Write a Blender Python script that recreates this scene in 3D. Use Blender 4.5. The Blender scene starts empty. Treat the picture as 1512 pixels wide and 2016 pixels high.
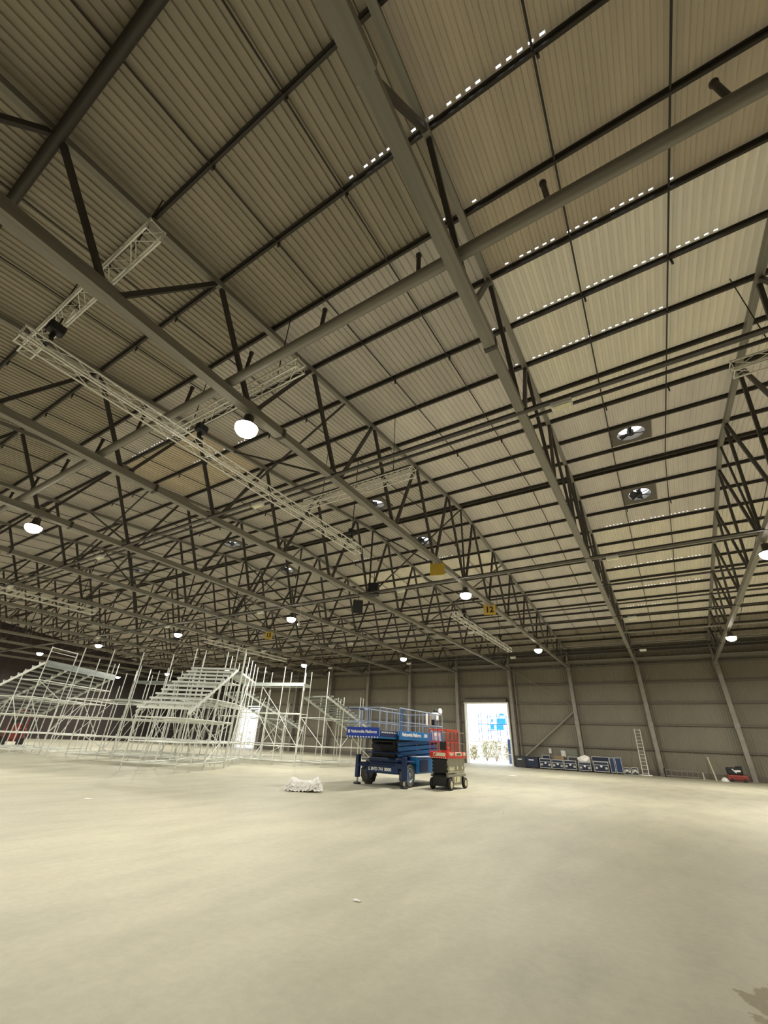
import bpy, bmesh, math, random
from mathutils import Matrix, Vector
random.seed(7)
S = bpy.context.scene
COL = S.collection
R = math.radians

# ------------------------------------------------------------------ camera
F_PX, PITCH, ROLL, YAW = 810.58, 0.509834, 0.0473323, 0.574581
cd = bpy.data.cameras.new('camera'); cam = bpy.data.objects.new('camera', cd); COL.objects.link(cam)
cd.sensor_fit = 'HORIZONTAL'; cd.sensor_width = 36.0; cd.lens = F_PX / 1512 * 36.0
cd.clip_start = 0.05; cd.clip_end = 600
_base = Matrix(((1, 0, 0), (0, 0, -1), (0, 1, 0)))
_rot = Matrix.Rotation(YAW, 3, 'Z') @ Matrix.Rotation(PITCH, 3, 'X') @ _base @ Matrix.Rotation(ROLL, 3, 'Z')
cam.matrix_world = Matrix.Translation((0, 0, 1.6)) @ _rot.to_4x4()
S.camera = cam

# ------------------------------------------------------------------ world, exposure
w = bpy.data.worlds.new('overcast_sky'); S.world = w; w.use_nodes = True
wn = w.node_tree.nodes['Background']
wn.inputs[0].default_value = (0.93, 0.96, 1.0, 1); wn.inputs[1].default_value = 3.2
S.view_settings.view_transform = 'Standard'; S.view_settings.look = 'None'
S.view_settings.gamma = 1.0; S.view_settings.use_curve_mapping = False
S.view_settings.exposure = 0.0
LAMP_W = 820.0
S.cycles.max_bounces = 5; S.cycles.diffuse_bounces = 3; S.cycles.glossy_bounces = 2; S.cycles.transmission_bounces = 2

# ------------------------------------------------------------------ materials
def mat(name, col, rough=0.6, metal=0.0, var=0.0, scale=3.0, bump=0.0, stretch=(1, 1, 1), detail=4, emit=0.0, trans=0.0, coord='Object'):
    m = bpy.data.materials.new(name); m.use_nodes = True
    nt = m.node_tree; N = nt.nodes; L = nt.links
    b = N['Principled BSDF']; out = N['Material Output']
    b.inputs['Roughness'].default_value = rough; b.inputs['Metallic'].default_value = metal
    b.inputs['Base Color'].default_value = (*col, 1)
    if var > 0 or bump > 0:
        tc = N.new('ShaderNodeTexCoord'); mp = N.new('ShaderNodeMapping'); mp.inputs['Scale'].default_value = stretch
        no = N.new('ShaderNodeTexNoise'); no.inputs['Scale'].default_value = scale; no.inputs['Detail'].default_value = detail
        L.new(tc.outputs[coord], mp.inputs[0]); L.new(mp.outputs[0], no.inputs[0])
        if var > 0:
            cr = N.new('ShaderNodeValToRGB')
            cr.color_ramp.elements[0].position = 0.3; cr.color_ramp.elements[1].position = 0.7
            cr.color_ramp.elements[0].color = (*[c * (1 - var) for c in col], 1)
            cr.color_ramp.elements[1].color = (*[min(1, c * (1 + var)) for c in col], 1)
            L.new(no.outputs[0], cr.inputs[0]); L.new(cr.outputs[0], b.inputs['Base Color'])
        if bump > 0:
            bu = N.new('ShaderNodeBump'); bu.inputs['Strength'].default_value = bump; bu.inputs['Distance'].default_value = 0.02
            L.new(no.outputs[0], bu.inputs['Height']); L.new(bu.outputs[0], b.inputs['Normal'])
    if emit > 0:
        b.inputs['Emission Color'].default_value = (*col, 1); b.inputs['Emission Strength'].default_value = emit
    if trans > 0:
        tr = N.new('ShaderNodeBsdfTranslucent'); tr.inputs[0].default_value = (*col, 1)
        mx = N.new('ShaderNodeMixShader'); mx.inputs[0].default_value = trans
        L.new(b.outputs[0], mx.inputs[1]); L.new(tr.outputs[0], mx.inputs[2]); L.new(mx.outputs[0], out.inputs[0])
    return m

M = {}
def floor_mat():
    m = bpy.data.materials.new('concrete_floor'); m.use_nodes = True
    nt = m.node_tree; N = nt.nodes; L = nt.links; b = N['Principled BSDF']
    tc = N.new('ShaderNodeTexCoord')
    def noise(scale, detail, stretch=(1, 1, 1), rot=0, rough=0.6):
        mp = N.new('ShaderNodeMapping'); mp.inputs['Scale'].default_value = stretch; mp.inputs['Rotation'].default_value = (0, 0, rot)
        n = N.new('ShaderNodeTexNoise'); n.inputs['Scale'].default_value = scale; n.inputs['Detail'].default_value = detail; n.inputs['Roughness'].default_value = rough
        L.new(tc.outputs['Object'], mp.inputs[0]); L.new(mp.outputs[0], n.inputs[0]); return n
    def ramp(n, p0, c0, p1, c1):
        r = N.new('ShaderNodeValToRGB'); e = r.color_ramp.elements
        e[0].position = p0; e[0].color = (*c0, 1); e[1].position = p1; e[1].color = (*c1, 1); L.new(n.outputs[0], r.inputs[0]); return r
    def mult(a, bb, f=1.0):
        x = N.new('ShaderNodeMix'); x.data_type = 'RGBA'; x.blend_type = 'MULTIPLY'; x.inputs[0].default_value = f
        L.new(a, x.inputs[6]); L.new(bb, x.inputs[7]); return x.outputs[2]
    big = ramp(noise(0.22, 5), 0.3, (0.485, 0.465, 0.355), 0.72, (0.57, 0.535, 0.41))
    mid = ramp(noise(1.3, 6, (1, 0.35, 1), 0.6), 0.32, (0.84, 0.84, 0.84), 0.6, (1, 1, 1))
    fine = ramp(noise(9, 8, (1, 1, 1), 0, 0.7), 0.3, (0.90, 0.90, 0.90), 0.65, (1.02, 1.02, 1.02))
    scuff = ramp(noise(0.9, 9, (1, 0.12, 1), -0.9, 0.75), 0.28, (0.72, 0.71, 0.68), 0.40, (1, 1, 1))
    blot = ramp(noise(0.8, 7, (1, 1, 1), 0.3, 0.7), 0.27, (0.66, 0.64, 0.58), 0.34, (1, 1, 1))
    c = mult(mult(mult(mult(big.outputs[0], mid.outputs[0]), fine.outputs[0]), scuff.outputs[0], 0.6), blot.outputs[0], 0.7)
    # dark damp patch on the slab to the right of the camera
    vm = N.new('ShaderNodeVectorMath'); vm.operation = 'DISTANCE'; vm.inputs[1].default_value = (0.62, 5.3, 0); L.new(tc.outputs['Object'], vm.inputs[0])
    ns = noise(4.5, 6); ma = N.new('ShaderNodeMath'); ma.operation = 'MULTIPLY_ADD'; ma.inputs[1].default_value = -1.1
    L.new(ns.outputs[0], ma.inputs[0]); L.new(vm.outputs['Value'], ma.inputs[2])
    st = ramp(ma, -0.12, (0.62, 0.56, 0.48), 0.06, (1, 1, 1)); c = mult(c, st.outputs[0])
    L.new(c, b.inputs['Base Color']); b.inputs['Roughness'].default_value = 0.62
    bu = N.new('ShaderNodeBump'); bu.inputs['Strength'].default_value = 0.15; bu.inputs['Distance'].default_value = 0.01
    L.new(noise(14, 8).outputs[0], bu.inputs['Height']); L.new(bu.outputs[0], b.inputs['Normal'])
    return m
M['floor'] = floor_mat()
M['sheet_n'] = mat('roof_sheet_shaded', (0.40, 0.355, 0.275), 0.55, 0.0, 0.14, 0.5, stretch=(2.5, 0.5, 1))  # sheet colour darkened to carry the dimness overhead and near the far eaves
M['sheet'] = mat('roof_sheet_grey', (0.48, 0.43, 0.345), 0.55, 0.0, 0.14, 0.5, stretch=(2.5, 0.5, 1), trans=0.03)
M['sheet_l'] = mat('roof_sheet_lit', (0.56, 0.50, 0.39), 0.55, 0.0, 0.14, 0.5, stretch=(2.5, 0.5, 1), trans=0.058)  # sheet colour lightened to carry the brighter light on the middle roof
M['sheet_y'] = mat('roof_sheet_yellowed', (0.52, 0.455, 0.305), 0.55, 0.0, 0.16, 0.6, stretch=(2.5, 0.5, 1), trans=0.115)
M['sheet_b'] = mat('roof_sheet_brown', (0.46, 0.38, 0.25), 0.55, 0.0, 0.16, 0.6, stretch=(2.5, 0.5, 1), trans=0.045)
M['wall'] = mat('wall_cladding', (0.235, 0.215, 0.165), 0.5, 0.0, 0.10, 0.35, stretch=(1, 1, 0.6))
M['wall_dark'] = mat('left_end_dark_wall', (0.055, 0.043, 0.042), 0.9, 0.0, 0.2, 0.8)  # near-black brown for the left wall and leftmost far-wall bays
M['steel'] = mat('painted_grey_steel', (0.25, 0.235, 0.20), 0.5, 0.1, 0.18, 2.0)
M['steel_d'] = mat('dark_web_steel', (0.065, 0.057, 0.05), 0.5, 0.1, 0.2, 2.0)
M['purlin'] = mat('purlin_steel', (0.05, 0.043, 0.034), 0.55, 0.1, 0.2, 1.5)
M['col'] = mat('column_steel', (0.30, 0.28, 0.245), 0.5, 0.1, 0.15, 1.5)
M['girt'] = mat('girt_steel', (0.15, 0.135, 0.11), 0.6, 0.1, 0.1, 1.5)
M['alu'] = mat('bright_aluminium', (0.90, 0.88, 0.82), 0.4, 0.1, 0.08, 5)
M['galv'] = mat('galvanised_tube', (0.80, 0.82, 0.77), 0.42, 0.15, 0.10, 6)
M['galv_d'] = mat('galvanised_deck', (0.55, 0.60, 0.58), 0.5, 0.15, 0.18, 4)
M['deck_dk'] = mat('dark_deck_steel', (0.24, 0.265, 0.25), 0.6, 0.1, 0.2, 3)  # darker grey for seat planks, back panels and fascias
M['black'] = mat('black_rubber', (0.022, 0.022, 0.024), 0.75, 0, 0.2, 20)
M['blackm'] = mat('black_metal', (0.03, 0.03, 0.033), 0.5, 0.3, 0.2, 8)
M['blue'] = mat('lift_blue_paint', (0.012, 0.16, 0.44), 0.38, 0, 0.12, 3)
M['blue_d'] = mat('lift_dark_blue_shaded', (0.007, 0.026, 0.10), 0.42, 0, 0.15, 3)  # dark blue paint, darkened further for the front end in shadow
M['blue_s'] = mat('sign_blue', (0.012, 0.05, 0.38), 0.4, 0, 0.05, 3)
M['rail_b'] = mat('lift_rail_pale_blue', (0.36, 0.43, 0.60), 0.4, 0.2, 0.1, 4)
M['red'] = mat('lift_red_paint', (0.72, 0.045, 0.035), 0.4, 0, 0.10, 4)
M['red_p'] = mat('mesh_panel_red', (0.60, 0.10, 0.07), 0.5, 0, 0.10, 4)
M['grey_l'] = mat('lift_grey_paint', (0.27, 0.26, 0.20), 0.5, 0, 0.12, 5)
M['cream'] = mat('cream_paint', (0.80, 0.76, 0.55), 0.5, 0, 0.08, 6)
M['white'] = mat('white_print', (0.86, 0.86, 0.84), 0.5, 0, 0.04, 6)
M['tread'] = mat('worn_tyre', (0.10, 0.10, 0.095), 0.8, 0, 0.3, 12, bump=0.4)
M['rim'] = mat('grey_rim', (0.30, 0.36, 0.42), 0.5, 0.2, 0.15, 6)
M['navy'] = mat('case_navy_laminate', (0.012, 0.02, 0.058), 0.5, 0, 0.2, 4)
M['navy2'] = mat('case_blue_laminate', (0.014, 0.035, 0.12), 0.5, 0, 0.2, 4)
M['char'] = mat('charcoal_plastic', (0.045, 0.047, 0.055), 0.6, 0, 0.2, 4)
M['silver'] = mat('silver_edging', (0.62, 0.62, 0.58), 0.35, 0.4, 0.08, 6)
M['yellow'] = mat('yellow_sign', (0.72, 0.50, 0.07), 0.5, 0, 0.08, 3)
M['card'] = mat('cardboard', (0.33, 0.24, 0.16), 0.9, 0, 0.15, 4)
M['fabric'] = mat('crumpled_white_sheet', (0.95, 0.91, 0.89), 0.9, 0, 0.10, 9, bump=0.5)
M['sack'] = mat('beige_sack', (0.36, 0.31, 0.19), 0.9, 0, 0.2, 9)
M['chain'] = mat('chain_black', (0.02, 0.02, 0.022), 0.5, 0.4, 0.2, 10)
M['lens'] = mat('lamp_diffuser', (1.0, 0.95, 0.84), 0.4, emit=28.0)
M['lens'].cycles.emission_sampling = 'NONE'
M['outer'] = mat('yard_concrete', (0.62, 0.60, 0.54), 0.9, 0, 0.12, 0.5)
M['leaf'] = mat('dry_shrub_leaf', (0.36, 0.35, 0.16), 0.9, 0, 0.35, 3)
M['wallw'] = mat('yard_white_wall', (0.80, 0.79, 0.74), 0.8, 0, 0.06, 0.6)
M['sheetblue'] = mat('blue_sheeting', (0.02, 0.30, 0.72), 0.5, 0, 0.15, 2)
M['cont'] = mat('blue_container', (0.06, 0.12, 0.30), 0.5, 0, 0.15, 2)
M['skin'] = mat('skin', (0.50, 0.32, 0.24), 0.6, 0, 0.08, 8)
M['vest'] = mat('hi_vis_vest', (0.55, 0.85, 0.25), 0.7, 0, 0.05, 6)
M['jean'] = mat('dark_trousers', (0.05, 0.06, 0.09), 0.8, 0, 0.15, 8)
M['truckred'] = mat('old_red_paint', (0.26, 0.035, 0.025), 0.5, 0, 0.2, 4)
M['pole'] = mat('pale_wood_pole', (0.66, 0.60, 0.46), 0.7, 0, 0.12, 5)
M['litter'] = mat('paper_scrap', (0.85, 0.84, 0.80), 0.9, 0, 0.05, 9)
M['greenp'] = mat('grey_green_board', (0.24, 0.25, 0.20), 0.7, 0, 0.08, 2)

# ------------------------------------------------------------------ helpers
CACHE = {}
def finish(me, smooth=False):
    if smooth:
        for p in me.polygons: p.use_smooth = True
    return me
def pymesh(name, v, f, m):
    me = bpy.data.meshes.new(name); me.from_pydata(v, [], f); me.update(); me.materials.append(m); return me
def link(name, data, parent=None, M4=None):
    o = bpy.data.objects.new(name, data); COL.objects.link(o)
    if parent is not None: o.parent = parent
    if M4 is not None: o.matrix_basis = M4
    return o
def tag(o, label=None, cat=None, group=None, kind=None):
    if label: o['label'] = label
    if cat: o['category'] = cat
    if group: o['group'] = group
    if kind: o['kind'] = kind
    return o
def thing(name, label, cat, loc=(0, 0, 0), rz=0, group=None, kind=None):
    o = link(name, None, None, Matrix.Translation(loc) @ Matrix.Rotation(rz, 4, 'Z'))
    return tag(o, label, cat, group, kind)
def unit_cyl(m, n=8):
    k = ('cyl', m.name, n)
    if k not in CACHE:
        v = []; f = []
        for z in (-0.5, 0.5):
            for i in range(n):
                a = 2 * math.pi * i / n; v.append((math.cos(a), math.sin(a), z))
        for i in range(n): f.append((i, (i + 1) % n, n + (i + 1) % n, n + i))
        f.append(tuple(reversed(range(n)))); f.append(tuple(range(n, 2 * n)))
        me = pymesh('tube', v, f, m)
        for p in me.polygons[:n]: p.use_smooth = True
        for e in me.edges:
            a, b = e.vertices
            if (a < n) == (b < n): e.use_edge_sharp = True
        CACHE[k] = me
    return CACHE[k]
def align(p, q):
    p = Vector(p); q = Vector(q); d = q - p
    return Matrix.Translation((p + q) / 2) @ d.to_track_quat('Z', 'Y').to_matrix().to_4x4(), d.length
def tube(name, p, q, r, m, parent=None, n=8, r2=None):
    A, L = align(p, q)
    return link(name, unit_cyl(m, n), parent, A @ Matrix.Diagonal((r, r2 or r, L, 1)))
def unit_box(m):
    k = ('box', m.name)
    if k not in CACHE:
        v = [(x, y, z) for z in (-.5, .5) for y in (-.5, .5) for x in (-.5, .5)]
        f = [(0, 2, 3, 1), (4, 5, 7, 6), (0, 1, 5, 4), (1, 3, 7, 5), (3, 2, 6, 7), (2, 0, 4, 6)]
        CACHE[k] = pymesh('bar', v, f, m)
    return CACHE[k]
def box(name, c, d, m, parent=None, rot=None):
    A = Matrix.Translation(c)
    if rot is not None: A = A @ rot
    return link(name, unit_box(m), parent, A @ Matrix.Diagonal((d[0], d[1], d[2], 1)))
def beam(name, p, q, w, h, m, parent=None):
    """straight bar of rectangular section, h roughly upwards"""
    p = Vector(p); q = Vector(q); d = (q - p); L = d.length; z = d.normalized()
    up = Vector((0, 0, 1)) if abs(z.z) < 0.95 else Vector((0, 1, 0))
    x = up.cross(z).normalized(); y = z.cross(x)
    A = Matrix(((x.x, y.x, z.x, 0), (x.y, y.y, z.y, 0), (x.z, y.z, z.z, 0), (0, 0, 0, 1)))
    return link(name, unit_box(m), parent, Matrix.Translation((p + q) / 2) @ A @ Matrix.Diagonal((w, h, L, 1)))
def bbox(name, c, d, m, parent=None, bev=0.02, seg=1, rot=None):
    k = ('bbox', tuple(round(x, 4) for x in d), m.name, bev, seg)
    if k not in CACHE:
        bm = bmesh.new(); bmesh.ops.create_cube(bm, size=1)
        for vv in bm.verts: vv.co = Vector((vv.co.x * d[0], vv.co.y * d[1], vv.co.z * d[2]))
        bmesh.ops.bevel(bm, geom=bm.edges[:], offset=bev, segments=seg, affect='EDGES', profile=0.5)
        me = bpy.data.meshes.new(name); bm.to_mesh(me); bm.free(); me.materials.append(m); CACHE[k] = me
    A = Matrix.Translation(c)
    if rot is not None: A = A @ rot
    return link(name, CACHE[k], parent, A)
def lathe(name, prof, m, parent=None, M4=None, n=20, smooth=True, caps=True):
    k = ('lathe', tuple(prof), m.name, n)
    if k not in CACHE:
        v = []; f = []
        for (r, z) in prof:
            for i in range(n):
                a = 2 * math.pi * i / n; v.append((r * math.cos(a), r * math.sin(a), z))
        for j in range(len(prof) - 1):
            for i in range(n):
                a = j * n + i; b = j * n + (i + 1) % n
                f.append((a, b, b + n, a + n))
        if caps: f.append(tuple(reversed(range(n)))); f.append(tuple(range((len(prof) - 1) * n, len(prof) * n)))
        me = pymesh(name, v, f, m)
        if smooth:
            for p in (me.polygons[:-2] if caps else me.polygons): p.use_smooth = True
            me.set_sharp_from_angle(angle=R(40))
        CACHE[k] = me
    return link(name, CACHE[k], parent, M4)
def text(name, body, size, m, parent, M4, bold=0.0):
    cu = bpy.data.curves.new(name + '_curve', 'FONT'); cu.body = body; cu.size = size; cu.extrude = 0.004
    cu.align_x = 'CENTER'; cu.align_y = 'CENTER'; cu.offset = bold; cu.resolution_u = 3
    tmp = bpy.data.objects.new('tmp_text', cu); COL.objects.link(tmp)
    dg = bpy.context.evaluated_depsgraph_get(); me = bpy.data.meshes.new_from_object(tmp.evaluated_get(dg))
    bpy.data.objects.remove(tmp); bpy.data.curves.remove(cu)
    me.materials.clear(); me.materials.append(m)
    return link(name, me, parent, M4)
def face_to(n, up=(0, 0, 1)):
    """rotation whose local Z is n (text faces n), local Y is up"""
    z = Vector(n).normalized(); y = Vector(up); x = y.cross(z).normalized(); y = z.cross(x)
    return Matrix(((x.x, y.x, z.x, 0), (x.y, y.y, z.y, 0), (x.z, y.z, z.z, 0), (0, 0, 0, 1)))
def ordinal(i):
    return ['first', 'second', 'third', 'fourth', 'fifth', 'sixth', 'seventh', 'eighth', 'ninth', 'tenth', 'eleventh', 'twelfth', 'thirteenth', 'fourteenth', 'fifteenth', 'sixteenth', 'seventeenth', 'eighteenth', 'nineteenth', 'twentieth'][i]

# ------------------------------------------------------------------ hall dimensions (metres; X along the wall, Y towards it)
BAY = 6.4; X0 = -1.5                       # column / truss lines at X0 + BAY*k
RIDGE_Y = 20.8; RIDGE_Z = 14.25; SLOPE = 0.1
PAN = 3.9; HALF = 7.5 * PAN                # truss panel and half span
Y_FAR = RIDGE_Y + HALF + 0.35; Y_NEAR = RIDGE_Y - HALF - 0.35
Z_BOT = 9.45                               # bottom chord
X_L = X0 - BAY * 12; X_R = X0 + BAY * 3
def zt(y): return RIDGE_Z - SLOPE * abs(y - RIDGE_Y)
XK = [X0 + BAY * k for k in range(-12, 4)]

# floor
fl = link('floor', pymesh('floor', [(X_L, Y_NEAR, 0), (X_R, Y_NEAR, 0), (X_R, Y_FAR + 0.2, 0), (X_L, Y_FAR + 0.2, 0), (X_L, Y_NEAR, -.2), (X_R, Y_NEAR, -.2), (X_R, Y_FAR + .2, -.2), (X_L, Y_FAR + .2, -.2)],
    [(0, 1, 2, 3), (7, 6, 5, 4), (0, 4, 5, 1), (1, 5, 6, 2), (2, 6, 7, 3), (3, 7, 4, 0)], M['floor']))
tag(fl, 'pale worn concrete floor of the hall', None, None, 'structure')

# ---------------- corrugated sheet generator (rows of quads, some left open)
PITCH_C = 0.2
def corr(width, ys, depth=0.042, skip=None, pitch=PITCH_C, up=1):
    """corrugated sheet in local coords: x 0..width, rows at ys; z profile trapezoid. skip(ix, crest, j)->True leaves the quad open"""
    n = int(round(width / pitch)); xs = []
    for i in range(n):
        b = i * pitch
        xs += [(b, 0), (b + .085, 0), (b + .10, depth), (b + .185, depth)]
    xs.append((n * pitch, 0))
    v = [(x, y, z * up) for y in ys for (x, z) in xs]; W = len(xs); f = []
    for j in range(len(ys) - 1):
        for i in range(W - 1):
            if skip and skip(i, j): continue
            a = j * W + i; f.append((a, a + 1, a + W + 1, a + W))
    return v, f

# ---------------- roof
ceil = thing('ceiling', 'shallow pitched roof of corrugated sheets on dark purlins', None, (0, 0, 0), kind='structure')
PUR = [RIDGE_Y + s * 1.95 * k for s in (-1, 1) for k in range(0, 16)]
SHEET_UP = 0.25
def gap_rows():
    """(bay start x, purlin y) -> list of (x from, x to) where daylight shows along the lap"""
    g = {}
    def add(k, n, xa, xb): g.setdefault((k, n), []).append((xa, xb))
    # k = index of truss line left of the bay, n = purlin number from the ridge (negative towards camera)
    add(0, -9, .0, 2.4); add(0, -8, .3, .5); add(0, -7, .4, 4.5); add(0, -6, 0.2, 5.6); add(0, -5, 0.0, 4.2)
    add(-1, -9, 4.4, 6.4); add(-1, -8, 5.6, 6.0); add(-1, -6, 5.6, 6.4); add(-1, -5, 5.6, 6.4)
    add(0, 3, 0.6, 6.0); add(0, 5, 0.6, 6.0); add(0, 6, .6, 5.8); add(0, 8, .6, 5.8); add(0, 10, .6, 3.2); add(0, 11, 0.6, 4)
    add(-1, 4, 5.4, 6.2); add(-1, 6, 5.4, 6.2)
    add(-3, -7, 1.4, 5.8); add(-3, -6, 3, 5.8); add(-3, 2, 1.6, 4.0); add(-2, 3, 1.0, 3.4); add(-2, -6, 0.2, 1.4)
    add(-4, -10, 2.2, 2.9); add(-3, -10, 1, 1.6)
    return g
GAPS = gap_rows()
FANS = [(1.45, RIDGE_Y - 3.0), (1.45, RIDGE_Y + 2.9), (-12.2, RIDGE_Y - 3.0), (-12.0, RIDGE_Y + 2.9), (-25.0, RIDGE_Y - 3.0), (-25.0, RIDGE_Y + 2.9), (-37.6, RIDGE_Y - 3.0)]
FAN_R = 0.55
def sheet_mat(k, n):
    # n = strip number from ridge (negative = near side)
    if n >= 12: return 'sheet_n'
    if k >= 0:
        if n <= -8: return 'sheet_b'
        return 'sheet_y' if (n <= -4 or n >= 3) else 'sheet_l'
    if n <= -9: return 'sheet_n'
    if k == -1: return 'sheet_l' if n >= -5 else 'sheet'
    if k in (-3, -2) and n in (3, 4): return 'sheet_y'
    if k in (-3,) and n in (-7, -6): return 'sheet_b'
    return 'sheet'
sheet_cache = {}
for k in range(-12, 3):
    xa = X0 + BAY * k
    for side in (-1, 1):
        for s in range(0, 15):
            ya = RIDGE_Y + side * 1.95 * s; yb = RIDGE_Y + side * 1.95 * (s + 1)
            n = side * (s + 1) if side < 0 else s
            # strip between purlins; local y runs from low y
            y_lo, y_hi = min(ya, yb), max(ya, yb)
            n_hi = -s if side < 0 else s + 1      # purlin number at y_hi
            gaps = GAPS.get((k, n_hi), [])
            fans = [(fx - xa, fy - y_lo) for fx, fy in FANS if xa < fx < xa + BAY and y_lo < fy < y_hi]
            mname = sheet_mat(k, n)
            key = (side, mname)
            ys = [0, 1.95] if not gaps else [0, 1.95 - 0.115, 1.95 - 0.078, 1.95]
            if fans: ys = [0, 0.35, 1.6, 1.95]
            def skip(i, j, gaps=gaps, fans=fans):
                x = (i // 4) * PITCH_C + 0.13
                if fans and j == 1:
                    return any(abs(x - 0.03 - fx) < 0.66 for fx, fy in fans)
                if gaps and j == 1 and i % 4 == 2:
                    return any(a <= x <= b and (math.sin(x * 37.0 + n_hi * 5) > -0.82) for a, b in gaps)
                return False
            if gaps or fans or key not in sheet_cache:
                v, f = corr(BAY, ys, skip=skip)
                sl = -side * SLOPE
                v = [(x, y, z + sl * y) for x, y, z in v]
                me = pymesh('roof_sheet', v, f, M[mname])
                if not (gaps or fans): sheet_cache[key] = me
            else: me = sheet_cache[key]
            link('roof_sheet', me, ceil, Matrix.Translation((xa, y_lo, zt(y_lo) + SHEET_UP)))
# one narrow browned strip beside the second truss line (seen at the top of the picture)
# purlins: Z-section, one continuous member per line
def zsec(L, h=0.15, w=0.055, t=0.012):
    pts = [(-w, h), (t / 2, h), (t / 2, t), (w, t), (w, 0), (-t / 2, 0), (-t / 2, h - t), (-w, h - t)]
    v = [(0, y, z) for y, z in pts] + [(L, y, z) for y, z in pts]; n = len(pts)
    f = [(i, (i + 1) % n, n + (i + 1) % n, n + i) for i in range(n)] + [tuple(range(n))[::-1], tuple(range(n, 2 * n))]
    return v, f
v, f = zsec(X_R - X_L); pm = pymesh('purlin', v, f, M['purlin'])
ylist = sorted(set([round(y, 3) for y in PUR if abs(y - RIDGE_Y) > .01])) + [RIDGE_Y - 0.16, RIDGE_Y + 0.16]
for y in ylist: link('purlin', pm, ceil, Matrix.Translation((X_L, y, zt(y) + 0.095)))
# ridge flashing between the two ridge purlins
box('ridge_flashing', ((X_L + X_R) / 2, RIDGE_Y, RIDGE_Z + 0.245), (X_R - X_L, 0.3, 0.01), M['sheet'], ceil)
# anti-sag bars at third points of each bay
for k in range(-8, 3):
    for fr in (0.333, 0.667):
        x = X0 + BAY * (k + fr)
        for side in (-1, 1):
            ye = RIDGE_Y + side * 1.95 * (13 if side < 0 else 14)
            tube('sag_rod', (x, RIDGE_Y + side * .2, zt(RIDGE_Y) + .13), (x, ye, zt(ye) + .13), 0.022, M['purlin'], ceil, 6)
for s_ in (-1, 1): box('eaves_closure', ((X_L + X_R) / 2, RIDGE_Y + s_ * (HALF + .3), zt(RIDGE_Y + HALF + .3) + SHEET_UP + .02), (X_R - X_L, 0.9, 0.06), M['sheet'], ceil)
# hangers: short angle cleats below purlins
for k in range(-4, 3):
    for fr in (0.333, 0.667):
        for nn in (-10, -9, -6, -3, 2):
            x = X0 + BAY * (k + fr); y = RIDGE_Y + 1.95 * nn
            box('cleat', (x + .06, y + .06, zt(y) + .02), (0.05, 0.04, 0.20), M['purlin'], ceil)

# ---------------- walls
def cladding(parent, x0, x1, z0, z1, y, m, up):
    n = max(1, int(round((x1 - x0) / PITCH_C))); p = (x1 - x0) / n
    key = ('clad', round(x1 - x0, 3), round(z1 - z0, 3), m.name, up)
    if key not in CACHE:
        xs = []
        for i in range(n):
            b = i * p; xs += [(b, 0), (b + .3 * p, 0), (b + .45 * p, .03), (b + .85 * p, .03)]
        xs.append((n * p, 0)); W = len(xs)
        v = [(x, d * up, z) for z in (0, z1 - z0) for x, d in xs]
        f = [(i, i + 1, W + i + 1, W + i) for i in range(W - 1)]
        CACHE[key] = pymesh('cladding_sheet', v, f, m)
    return link('cladding_sheet', CACHE[key], parent, Matrix.Translation((x0, y, z0)))
DOORS = {-3: (-19.85, -14.95, 5.95), -9: (-57.9, -53.7, 5.75)}    # bay index -> x0, x1, height
wf = thing('wall_far', 'far corrugated metal wall with columns, girts and two open doorways', None, (0, 0, 0), kind='structure')
Z_EAVE = zt(Y_FAR) + SHEET_UP
for k in range(-12, 3):
    xa, xb = X0 + BAY * k, X0 + BAY * (k + 1)
    zs = [0.0, 2.05, 4.1, 5.95, 7.8, Z_EAVE]
    if k in DOORS:
        d0, d1, dh = DOORS[k]
        cladding(wf, xa, d0, 0, dh, Y_FAR, M['wall'], 1); cladding(wf, d1, xb, 0, dh, Y_FAR, M['wall'], 1)
        cladding(wf, xa, xb, dh, 7.8, Y_FAR, M['wall'], 1); cladding(wf, xa, xb, 7.8, Z_EAVE, Y_FAR, M['wall'], 1)
    else:
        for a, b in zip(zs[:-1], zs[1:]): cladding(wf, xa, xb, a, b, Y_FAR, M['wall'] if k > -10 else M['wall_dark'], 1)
    for z in (2.05, 4.1, 5.95, 7.8, 9.5):
        if k in DOORS and z < DOORS[k][2] + .05:
            d0, d1, dh = DOORS[k]
            for a, b in ((xa, d0 - .15), (d1 + .15, xb)):
                if b - a > 0.3: box('girt', ((a + b) / 2, Y_FAR - 0.09, z), (b - a, 0.18, 0.16), M['girt'], wf)
        else: box('girt', ((xa + xb) / 2, Y_FAR - 0.09, z), (BAY, 0.18, 0.16), M['girt'], wf)
    if k not in DOORS: box('base_rail', ((xa + xb) / 2, Y_FAR - 0.06, 0.2), (BAY, 0.10, 0.4), M['girt'], wf)
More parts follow.
